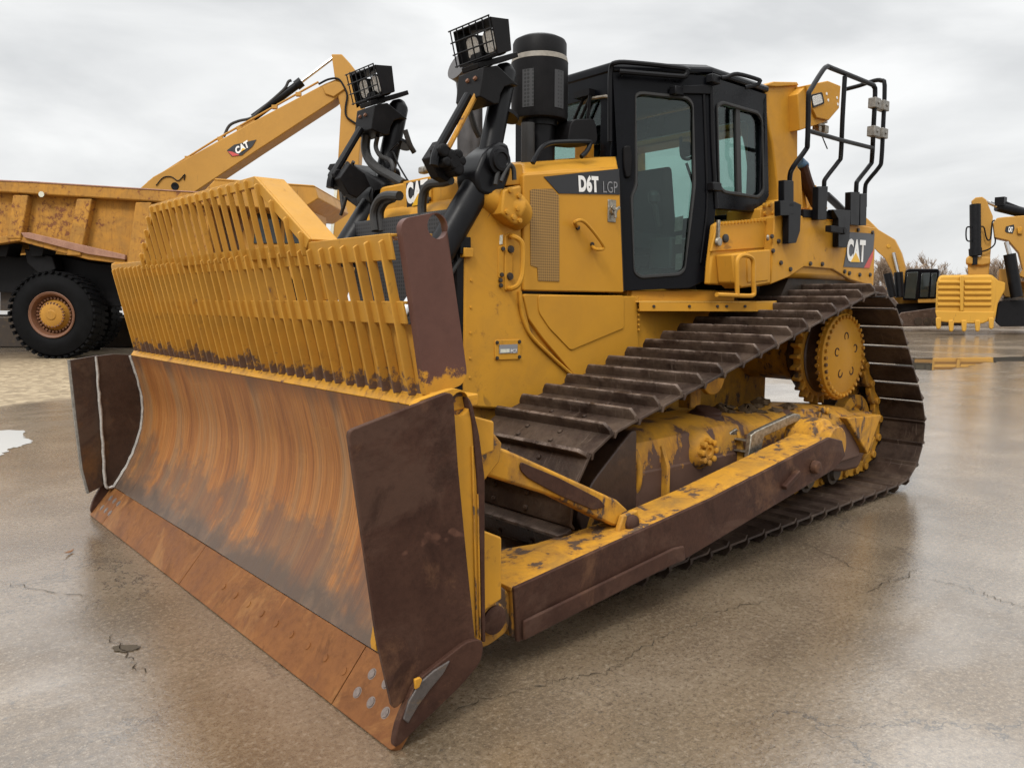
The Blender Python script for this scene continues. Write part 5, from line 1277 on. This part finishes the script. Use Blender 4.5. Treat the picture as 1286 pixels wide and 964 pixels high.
for a, b, c_, d in ((16, 35, 8, 26), (96, 115, 83, 101), (170, 190, 158, 178)):
    tp('bed_rib', ((a, 237 + (a + 120) * .058), (b, 237 + (a + 120) * .058), (d, 300 + (d > 30) * (d * .19 + 2)), (c_, 300 + (c_ > 30) * (c_ * .19 + 5))), DT, DT + .27, 'yellow_bed', bed, .03)
tp('bed_flange', ((26, 295), (36, 295), (157, 323), (157, 332), (110, 326), (24, 303)), DT + .05, DT + .3, 'yellow_bed', bed, .02)
tp('bed_flange', ((-120, 308), (0, 297), (26, 293), (26, 302), (0, 306), (-120, 318)), DT + .02, DT + .3, 'yellow_bed', bed, .02)
WORN = steel('worn_pink_steel', (.22, .10, .06), (.36, .19, .125), None, .55, .1, 3)
for q_ in (((-120, 220.5), (40, 227.5), (262, 241.5), (262, 243), (40, 229.5), (-120, 222.5)), ((26, 292), (36, 292), (157, 320), (157, 326), (110, 319), (30, 298))):
    obj('worn_edge', TPR(q_, DT - .035, DT + .08), WORN, bed, .01, label='rail edge worn to pinkish bare steel')
nl = T(52, 244, DT - .045); obj('rail_hole', MB().lathe(nl, -FWH, [(0, .075), (.008, .075), (.008, 0)], 16), M['sticker'], bed)
can = tp('bed_canopy', ((250, 246), (270, 225), (395, 233.5), (400, 249), (377, 264), (345, 262), (262, 258)), DT + .1, DT + 4.0, 'yellow_truck', None, .03)
tp('canopy_rim', ((268, 226), (396, 234.5), (394, 232.5), (270, 224)), DT + .08, DT + 4.02, 'yellow_truck', can)
fr = tp('chassis', ((-100, 325), (0, 322), (60, 318), (120, 330), (400, 352), (400, 388), (120, 385), (60, 372), (-10, 366)), DT + 1.0, DT + 3.1, 'black_dull', None, .03)
tp('bed_hinge', ((30, 312), (66, 322), (70, 338), (52, 347), (34, 330)), DT + .5, DT + .9, 'black_dull', fr, .03)
for k in range(4): tp('bed_pad', ((-100 + k * 45, 306), (-78 + k * 45, 305), (-82 + k * 45, 322), (-96 + k * 45, 322)), DT + .4, DT + 1.0, 'black_dull', fr, .02)
tp('suspension', ((40, 330), (62, 330), (75, 400), (40, 400)), DT + .9, DT + 3.2, 'black_dull', fr, .05)
cbt = tp('truck_cab', ((318, 262), (392, 264), (392, 350), (300, 350), (300, 300)), DT + .9, DT + 2.6, 'yellow_truck', None, .04)
tp('cab_window', ((322, 268), (352, 269), (352, 306), (318, 306)), DT + .86, DT + .92, 'glass_far', cbt, .02)
tp('cab_window', ((357, 269), (384, 270), (386, 306), (357, 306)), DT + .86, DT + .92, 'glass_far', cbt, .02)
tp('engine_deck', ((200, 318), (430, 320), (430, 350), (200, 350)), DT + .4, DT + 3.6, 'yellow_truck', cbt, .04)
tp('air_cleaner', ((232, 268), (262, 268), (262, 320), (232, 320)), DT + .7, DT + 1.4, 'black_dull', cbt, .06)
gr_ = MB()
for a in (386, 378): gr_.tube([T(a, 262, DT + .5), T(a, 282, DT + .5)], .018, 6)
gr_.tube([T(386, 266, DT + .5), T(370, 272, DT + .5)], .018, 6); obj('cab_handrail', gr_, M['black_dull'], cbt)
wr = 1.16
for (px_, dd, fl) in ((64, DT - .05, 1), (92, DT + 3.2, 1), (272, DT + .1, 1)):
    wt = obj('wheel_axle', MB().cyl(T(px_, 395.5, dd) + FWH * .3, T(px_, 395.5, dd) + FWH * 1.0, .3, .3, 16), M['grime'], TK)
    cc = T(px_, 395, dd); s_ = (wr - cc.z)
    wheel(wt, px_, 395.5, dd, wr - .01 if abs(s_) < .3 else wr, .75)

# long-boomed excavator behind the truck
DE = 27.0
g0 = T(60, 430, DE); g0.z = 0
EX = thing('excavator', 'tall excavator behind the haul truck raising its long boom and upright stick', 'excavator', g0)
def ep(name, poly, d0, d1, mat='yellow_far', parent=None, bevel=.03): return obj(name, TPR(poly, d0, d1), M[mat], parent or EX, bevel)
bm_ = ep('boom', ((60, 330), (120, 285), (176, 236), (192, 222), (274, 177), (330, 146), (408, 105), (420, 100), (431, 103), (434, 112), (418, 127), (323, 189), (248, 239), (150, 300), (100, 350)), DE, DE + .75)
ep('boom_joint', ((405, 109), (421, 102), (431, 104), (433, 112), (419, 122), (408, 118)), DE - .06, DE + .81, 'yellow_far', bm_)
sk_ = ep('stick', ((416, 68), (429, 68), (440, 80), (449, 92), (456, 140), (450, 207), (444, 300), (415, 300), (424, 205), (428, 138), (422, 110)), DE - .0, DE + .62)
ep('stick_edge', ((423, 205), (426.5, 205), (418, 300), (414, 300)), DE - .03, DE + .0, 'sticker', sk_, 0)
q = TP(DE - .012, (285, 189), (294, 182), (322, 175.5), (317, 184), (304, 195), (291, 196.5)); ld = obj('boom_decal', MB().prism(q, -FWH * .01), M['decal'], bm_)
q = TP(DE - .024, (286, 190), (291, 190.5), (301, 195), (292, 196.2)); obj('decal_flash', MB().prism(q, -FWH * .004), M['red'], ld)
text('decal_lettering', 'CAT', T(297.5, 194.5, DE - .024), T(313.5, 184.5, DE - .024), T(294.5, 186, DE - .024), M['white'], ld, .01, bold=.05, lift=.004)
q = TP(DE - .045, (302, 191), (308.5, 187), (304.5, 186)); obj('decal_triangle', MB().prism(q, -FWH * .004), M['decal_yellow'], ld)
cb = MB(); d_ = DE + .35
cb.tube([T(318, 148, d_), T(376, 105, d_)], .13, 14); cb.tube([T(372, 108, d_), T(379, 102.5, d_)], .17, 14); cy_ = obj('stick_cylinder', cb, M['black'], EX)
obj('cylinder_rod', MB().tube([T(378, 103.5, d_), T(418, 73, d_)], .055, 10), M['chrome'], cy_)
cb = MB(); cb.tube(smooth_path([T(a, b, d_ - .1) for a, b in ((281, 172), (288, 158), (300, 152), (316, 148), (330, 136), (356, 113), (362, 103), (366, 101))], 4), .05, 8); obj('cylinder_hose', cb, M['hose'], cy_)
ep('cylinder_foot', ((296, 165), (316, 147), (321, 152), (311, 161)), DE + .2, DE + .5, 'yellow_far', bm_)
cb = MB(); cb.tube(smooth_path([T(a, b, DE - .05) for a, b in ((400, 106), (412, 100), (424, 99), (431, 107), (436, 120), (434, 135), (435, 146), (443, 153), (452, 158))], 4), .035, 8); obj('stick_hose', cb, M['black_dull'], sk_)
cb = MB(); cb.tube([T(a, b, DE + .2) for a, b in ((186, 229), (230, 201), (270, 176), (330, 142), (400, 103))], .035, 8)
for a, b in ((236, 198), (277, 174), (301, 161), (345, 134), (375, 118)): cb.bar(T(a, b + 3, DE + .2), T(a, b - 1.5, DE + .2), .18, .12, tuple(FWH))
obj('boom_pipe', cb, M['yellow_far'], bm_)
obj('boom_pin', MB().lathe(T(220, 234, DE), -FWH, [(0, .13), (.03, .13), (.03, .08), (.015, 0)], 20), M['black'], bm_)
cb = MB(); cb.tube(smooth_path([T(a, b, DE - .03) for a, b in ((196, 233), (205, 223), (215, 222), (224, 227), (232, 219), (231, 226))], 4), .018, 6); obj('boom_wire', cb, M['black'], bm_)
hs_ = ep('house', ((-140, 322), (-120, 262), (100, 262), (170, 300), (170, 366), (-140, 366)), DE - .9, DE + 2.2)
ep('house_cab', ((100, 262), (170, 262), (185, 320), (170, 366), (100, 366)), DE - 1.0, DE - .2, 'black', hs_)
ud = MB().prism(TP(DE - .6, (0, 366), (90, 366), (90, 390), (0, 390)), FWH * 2.0); obj('turntable', ud, M['grime'], EX)
for dd in (DE - 1.5, DE + 1.9):
    q = rnd([V((*(T(a, 390, dd)).xy, z)) for a, z in ((-95, .02), (185, .02), (200, .5), (185, 1.0), (-95, 1.0), (-110, .5))], .25, 4); obj('crawler_track', MB().prism(q, FWH * .7), M['grime'], EX, .03)

# excavator with the dark cab, beyond the bulldozer's rear
D1 = 41.0
g0 = T(1140, 409, D1); g0.z = 0
E1 = thing('excavator', 'distant excavator with a black cab and curved boom seen just behind the bulldozer', 'excavator', g0)
def z8(*q): return [(1080 + a / 4.82, 230 + b / 4.82) for a, b in q]
VR = V((ray(1215, 372).x, ray(1215, 372).y, 0)).normalized()
def e1(name, poly, d0, d1, mat='yellow_far', parent=None, bevel=.04): return obj(name, TPR(z8(*poly), d0, d1, None, VR), M[mat], parent or E1, bevel)
b1 = e1('boom', ((-160, 160), (-40, 170), (40, 210), (110, 280), (210, 340), (250, 420), (278, 520), (272, 600), (245, 640), (215, 620), (205, 570), (190, 530), (150, 455), (105, 415), (30, 330), (-60, 260), (-170, 230)), D1, D1 + .8)
obj('boom_pin', MB().lathe(T(*z8((172, 382))[0], D1), -FWH, [(0, .10), (.05, .09), (.05, 0)], 14), M['yellow_bucket'], b1)
cy = MB(); cy.tube([T(*z8((232, 540))[0], D1 - .2), T(*z8((242, 690))[0], D1 - .2)], .22, 12); c1 = obj('boom_cylinder', cy, M['black'], E1)
obj('cylinder_rod', MB().tube([T(*z8((203, 420))[0], D1 - .2), T(*z8((234, 545))[0], D1 - .2)], .09, 10), M['chrome'], c1)
cy = MB(); cy.tube([T(*z8((165, 545))[0], D1 - .4), T(*z8((200, 690))[0], D1 - .4)], .20, 12); obj('boom_cylinder', cy, M['black'], E1)
h1 = e1('house', ((150, 640), (200, 600), (260, 690), (460, 690), (620, 560), (640, 740), (460, 735), (240, 735)), D1 + .6, D1 + 3.0)
e1('house_skirt', ((350, 700), (462, 698), (462, 724), (350, 726)), D1 - .05, D1 + .7, 'yellow_far', h1)
k1 = e1('cab', ((275, 528), (300, 518), (470, 518), (482, 530), (462, 695), (350, 700), (340, 708), (258, 708)), D1 - .1, D1 + 1.6, 'cab_black')
e1('cab_window', ((286, 540), (352, 536), (335, 700), (268, 696)), D1 - .16, D1 - .09, 'glass_far', k1, .02)
e1('cab_window', ((372, 545), (425, 543), (412, 690), (362, 690)), D1 - .16, D1 - .09, 'glass_far', k1, .02)
e1('cab_window', ((434, 545), (466, 543), (450, 688), (424, 690)), D1 - .16, D1 - .09, 'glass_far', k1, .02)
e1('undercarriage', ((200, 730), (460, 725), (560, 790), (330, 800), (210, 790)), D1 + .3, D1 + 2.6, 'black_dull')
for dd in (D1 - .3, D1 + 2.4): 
    t1 = e1('crawler_track', ((228, 800), (250, 782), (560, 740), (640, 760), (640, 862), (232, 868), (222, 840)), dd, dd + .75, 'shoe')
    for k in range(5): obj('track_roller', MB().lathe(T(*z8((350 + k * 55, 836))[0], dd), -FWH, [(0, .2), (.06, .2), (.06, 0)], 14), M['grime'], t1)

# big excavator with its bucket curled to the ground
D2 = 36.5
g0 = T(1225, 413, D2); g0.z = 0
E2 = thing('excavator', 'yellow excavator at the right edge resting its big ribbed bucket just off the ground', 'excavator', g0)
def e2(name, poly, d0, d1, mat='yellow_far', parent=None, bevel=.04): return obj(name, TPR(z8(*poly), d0, d1, None, VR), M[mat], parent or E2, bevel)
# bucket: shell lofted across its width, ribs on the back
bk = MB()
q0 = [(462, 590), (480, 560), (780, 553), (815, 560), (830, 590), (880, 600), (878, 640), (835, 720), (820, 790), (812, 840), (780, 860), (480, 855), (462, 830), (455, 770)]
bk_ = e2('bucket', ((480, 556), (800, 552), (828, 585), (832, 700), (815, 780), (805, 828), (470, 836), (456, 775), (464, 600)), D2, D2 + 1.8, 'yellow_bucket', None, .12)
e2('bucket_side', ((800, 556), (838, 590), (880, 602), (878, 645), (835, 725), (822, 800), (806, 850), (795, 800)), D2 + .02, D2 + 1.9, 'yellow_bucket', bk_, .04)
rb = MB()
for k in range(5):
    y_ = 600 + k * 34
    for x0_, x1_ in ((472, 600), (630, 790)): rb.tube([T(*z8((x0_ - k, y_))[0], D2 + .0), T(*z8((x1_, y_))[0], D2 + .0)], .095, 8)
obj('bucket_rib', rb, M['yellow_bucket'], bk_)
e2('bucket_strap', ((604, 560), (628, 560), (628, 775), (604, 775)), D2 - .10, D2 + .05, 'yellow_bucket', bk_)
e2('bucket_lip', ((455, 772), (815, 778), (806, 826), (740, 850), (560, 846), (470, 836)), D2 - .12, D2 + .2, 'yellow_bucket', bk_)
for a in (475, 552, 630, 712, 795):
    b = 845 if a in (475, 795) else 860
    e2('bucket_tooth', ((a - 17, b - 32), (a + 17, b - 32), (a + 14, b + 32), (a, b + 42), (a - 14, b + 32)), D2 - .20, D2 + .05, 'yellow_bucket', bk_, .05)
s2 = e2('stick', ((672, 110), (700, 86), (740, 82), (765, 100), (780, 140), (805, 200), (800, 300), (780, 560), (655, 555), (650, 460), (735, 440), (720, 200)), D2 + .5, D2 + 1.4)
e2('stick_link', ((642, 450), (660, 440), (790, 445), (790, 490), (740, 500), (640, 490)), D2 + .35, D2 + 1.3, 'yellow_far', s2, .08)
cy = MB(); cy.tube([T(*z8((697, 130))[0], D2 + .4), T(*z8((700, 430))[0], D2 + .4)], .24, 14); cy.tube([T(*z8((697, 395))[0], D2 + .4), T(*z8((700, 440))[0], D2 + .4)], .28, 14); cy.tube([T(*z8((694, 440))[0], D2 + .4), T(*z8((692, 495))[0], D2 + .4)], .13, 14); obj('bucket_cylinder', cy, M['black'], s2)
cy = MB()
for pts_ in (((672, 265), (648, 268), (642, 300), (645, 340), (660, 352), (672, 345)), ((725, 262), (750, 268), (762, 320), (775, 345), (792, 330), (800, 240), (815, 225)), ((735, 415), (780, 400), (815, 370), (820, 330))): cy.tube(smooth_path([T(*z8(p)[0], D2 + .3) for p in pts_], 4), .035, 6)
obj('stick_hose', cy, M['black_dull'], s2)
cy = MB(); cy.tube([T(*z8((830, 140))[0], D2 + .9), T(*z8((1010, 185))[0], D2 + .9)], .24, 12); cy.tube([T(*z8((845, 105))[0], D2 + .8), T(*z8((1000, 165))[0], D2 + .8)], .08, 8); cy.box(*(lambda p: (p.x - .2, p.x + .2, p.y - .2, p.y + .2, p.z - .2, p.z + .2))(T(*z8((852, 112))[0], D2 + .8)))
c2 = obj('stick_cylinder', cy, M['black'], E2); obj('cylinder_rod', MB().tube([T(*z8((770, 112))[0], D2 + .9), T(*z8((835, 142))[0], D2 + .9)], .09, 10), M['chrome'], c2)
b2 = e2('boom', ((805, 240), (830, 210), (870, 205), (1000, 195), (1160, 215), (1250, 300), (1290, 500), (1260, 640), (1160, 640), (960, 560), (985, 520), (960, 420), (900, 350), (860, 340), (815, 330)), D2 + .5, D2 + 1.5)
q = [T(*p, D2 + .48) for p in z8((878, 290), (885, 262), (932, 250), (936, 275), (925, 305), (890, 300))]; ld = obj('boom_decal', MB().prism(q, FWH * .01), M['decal'], b2)
text('decal_lettering', 'CAT', T(*z8((896, 296))[0], D2 + .47), T(*z8((922, 298))[0], D2 + .47), T(*z8((898, 264))[0], D2 + .47), M['white'], ld, .01, bold=.05, lift=.006)
e2('boom_step', ((952, 265), (980, 262), (985, 310), (955, 310)), D2 + .40, D2 + .5, 'yellow_worn', b2)
cy = MB(); cy.tube([T(*z8((905, 430))[0], D2 + .2), T(*z8((950, 690))[0], D2 + .2)], .26, 14); cb = obj('boom_cylinder', cy, M['black'], E2); obj('cylinder_rod', MB().tube([T(*z8((885, 355))[0], D2 + .2), T(*z8((908, 440))[0], D2 + .2)], .10, 10), M['chrome'], cb)
hs2 = e2('house', ((842, 520), (912, 520), (920, 600), (1300, 560), (1300, 690), (880, 690), (842, 600)), D2 + 1.6, D2 + 4.6)
e2('service_box', ((842, 518), (912, 518), (918, 620), (905, 690), (880, 690), (842, 640)), D2 + .9, D2 + 2.2, 'yellow_far', hs2)
for dd in (D2 + .4, D2 + 3.9): 
    t2 = e2('crawler_track', ((835, 735), (850, 712), (1300, 690), (1340, 780), (1300, 862), (850, 868), (820, 840)), dd, dd + .9, 'black_dull')
e2('undercarriage', ((870, 690), (1250, 690), (1250, 780), (880, 790)), D2 + 1.0, D2 + 3.8, 'grime')

# ------------------------------------------------------------------ bare trees along the yard's edge
BARK = plain('bare_twigs', (.30, .225, .165), .9, 0, 1.5, .3, 0)
TRUNK = plain('tree_bark', (.24, .185, .14), .9, 0, 2, .3, .2)
VR = V((ray(1215, 372).x, ray(1215, 372).y, 0)).normalized()
def bare_tree(name, base, h, seed, spread, label, group):
    random.seed(seed); root = thing(name, label, 'tree', base, group)
    tr = MB(); cr = MB()
    def grow(p, d, L_, r, lv):
        n = 3; pts = [p]; q = p
        for i in range(n):
            d = (d + V((random.uniform(-.16, .16), random.uniform(-.16, .16), random.uniform(-.02, .10)))).normalized(); q = q + d * L_ / n; pts.append(q)
        if lv == 0: tr.tube(pts, [r, r * .85, r * .7, r * .5], 6)
        else: cr.tube(pts, [r, r * .8, r * .6, r * .35], 3, False)
        if lv >= 4: return
        for k in range((9, 7, 6, 4)[lv]):
            t = random.uniform(.25 if lv else .3, 1.0); b = pts[min(n - 1, int(t * n))].lerp(pts[min(n, int(t * n) + 1)], (t * n) % 1)
            a = random.uniform(0, 6.283); sp = random.uniform(.5, 1.0) * spread
            nd = (d * 1.0 + V((math.cos(a), math.sin(a), random.uniform(-.05, .35))) * sp).normalized()
            grow(b, nd, L_ * random.uniform(.48, .68), max(r * .5, .026), lv + 1)
    grow(V(base), V((random.uniform(-.06, .06), random.uniform(-.06, .06), 1)).normalized(), h * .52, h * .018, 0)
    obj('trunk', tr, TRUNK, root); obj('crown', cr, BARK, root)
# pixel column, height in pixels, distance
spots = [(1108, 60, 84), (1128, 52, 88), (1146, 66, 80), (1163, 58, 86), (1180, 45, 92), (1196, 44, 90), (1211, 56, 84), (1228, 50, 88), (1245, 58, 82), (1262, 62, 80), (1279, 60, 85), (1296, 56, 82), (1095, 50, 90), (1118, 45, 95), (1155, 46, 96), (1203, 40, 98), (1237, 44, 97), (1270, 48, 95)]
for i, (px_, hp_x, d) in enumerate(spots):
    b = T(px_, 388, d); b.z = 0; hgt = hp_x * d / F_PX
    bare_tree('bare_tree', b, hgt * 1.08 + .6, 100 + i, .85 if i % 3 else .65, 'leafless brown tree standing in the row beyond the parked excavators', 'bare trees at the edge of the yard')
# scrub below the trees
sc_mb = MB(); random.seed(9)
for k in range(9000):
    a = random.uniform(1060, 1330); d = random.uniform(84, 100); b = T(a, 390, d); b.z = 0
    hh = random.uniform(.8, 4.2) * (1 + .4 * math.sin(a * .13)); dr = V((random.uniform(-.35, .35), random.uniform(-.35, .35), 1)); p1 = b + dr * hh
    sd = RTH * random.uniform(.015, .04); sc_mb.add([b - sd, b + sd, p1], [(0, 1, 2)])
su = obj('scrub', sc_mb, BARK); su['kind'] = 'stuff'; su['label'] = 'brown leafless scrub under the bare trees'

# ------------------------------------------------------------------ small things on the ground
random.seed(21)
LEAF = plain('dry_leaf', (.22, .10, .04), .7, 0, 30, .3, .2)
for (a, b, s_, lab) in ((87, 694, .05, 'small curled brown leaf lying on the wet concrete left of the blade'),):
    p = P(a, b, 'z', .006); m_ = MB()
    q = [(-1, 0, .1), (-.5, .28, .0), (.2, .3, .05), (1, .0, .25), (.2, -.28, .05), (-.5, -.25, .0)]
    m_.prism([p + V((x * s_ * .7, x * s_ * .7 + y * s_, z * s_ + .004)) for x, y, z in q], (0, 0, .003)); o = obj('fallen_leaf', m_, LEAF); o['label'] = lab; o['category'] = 'leaf'
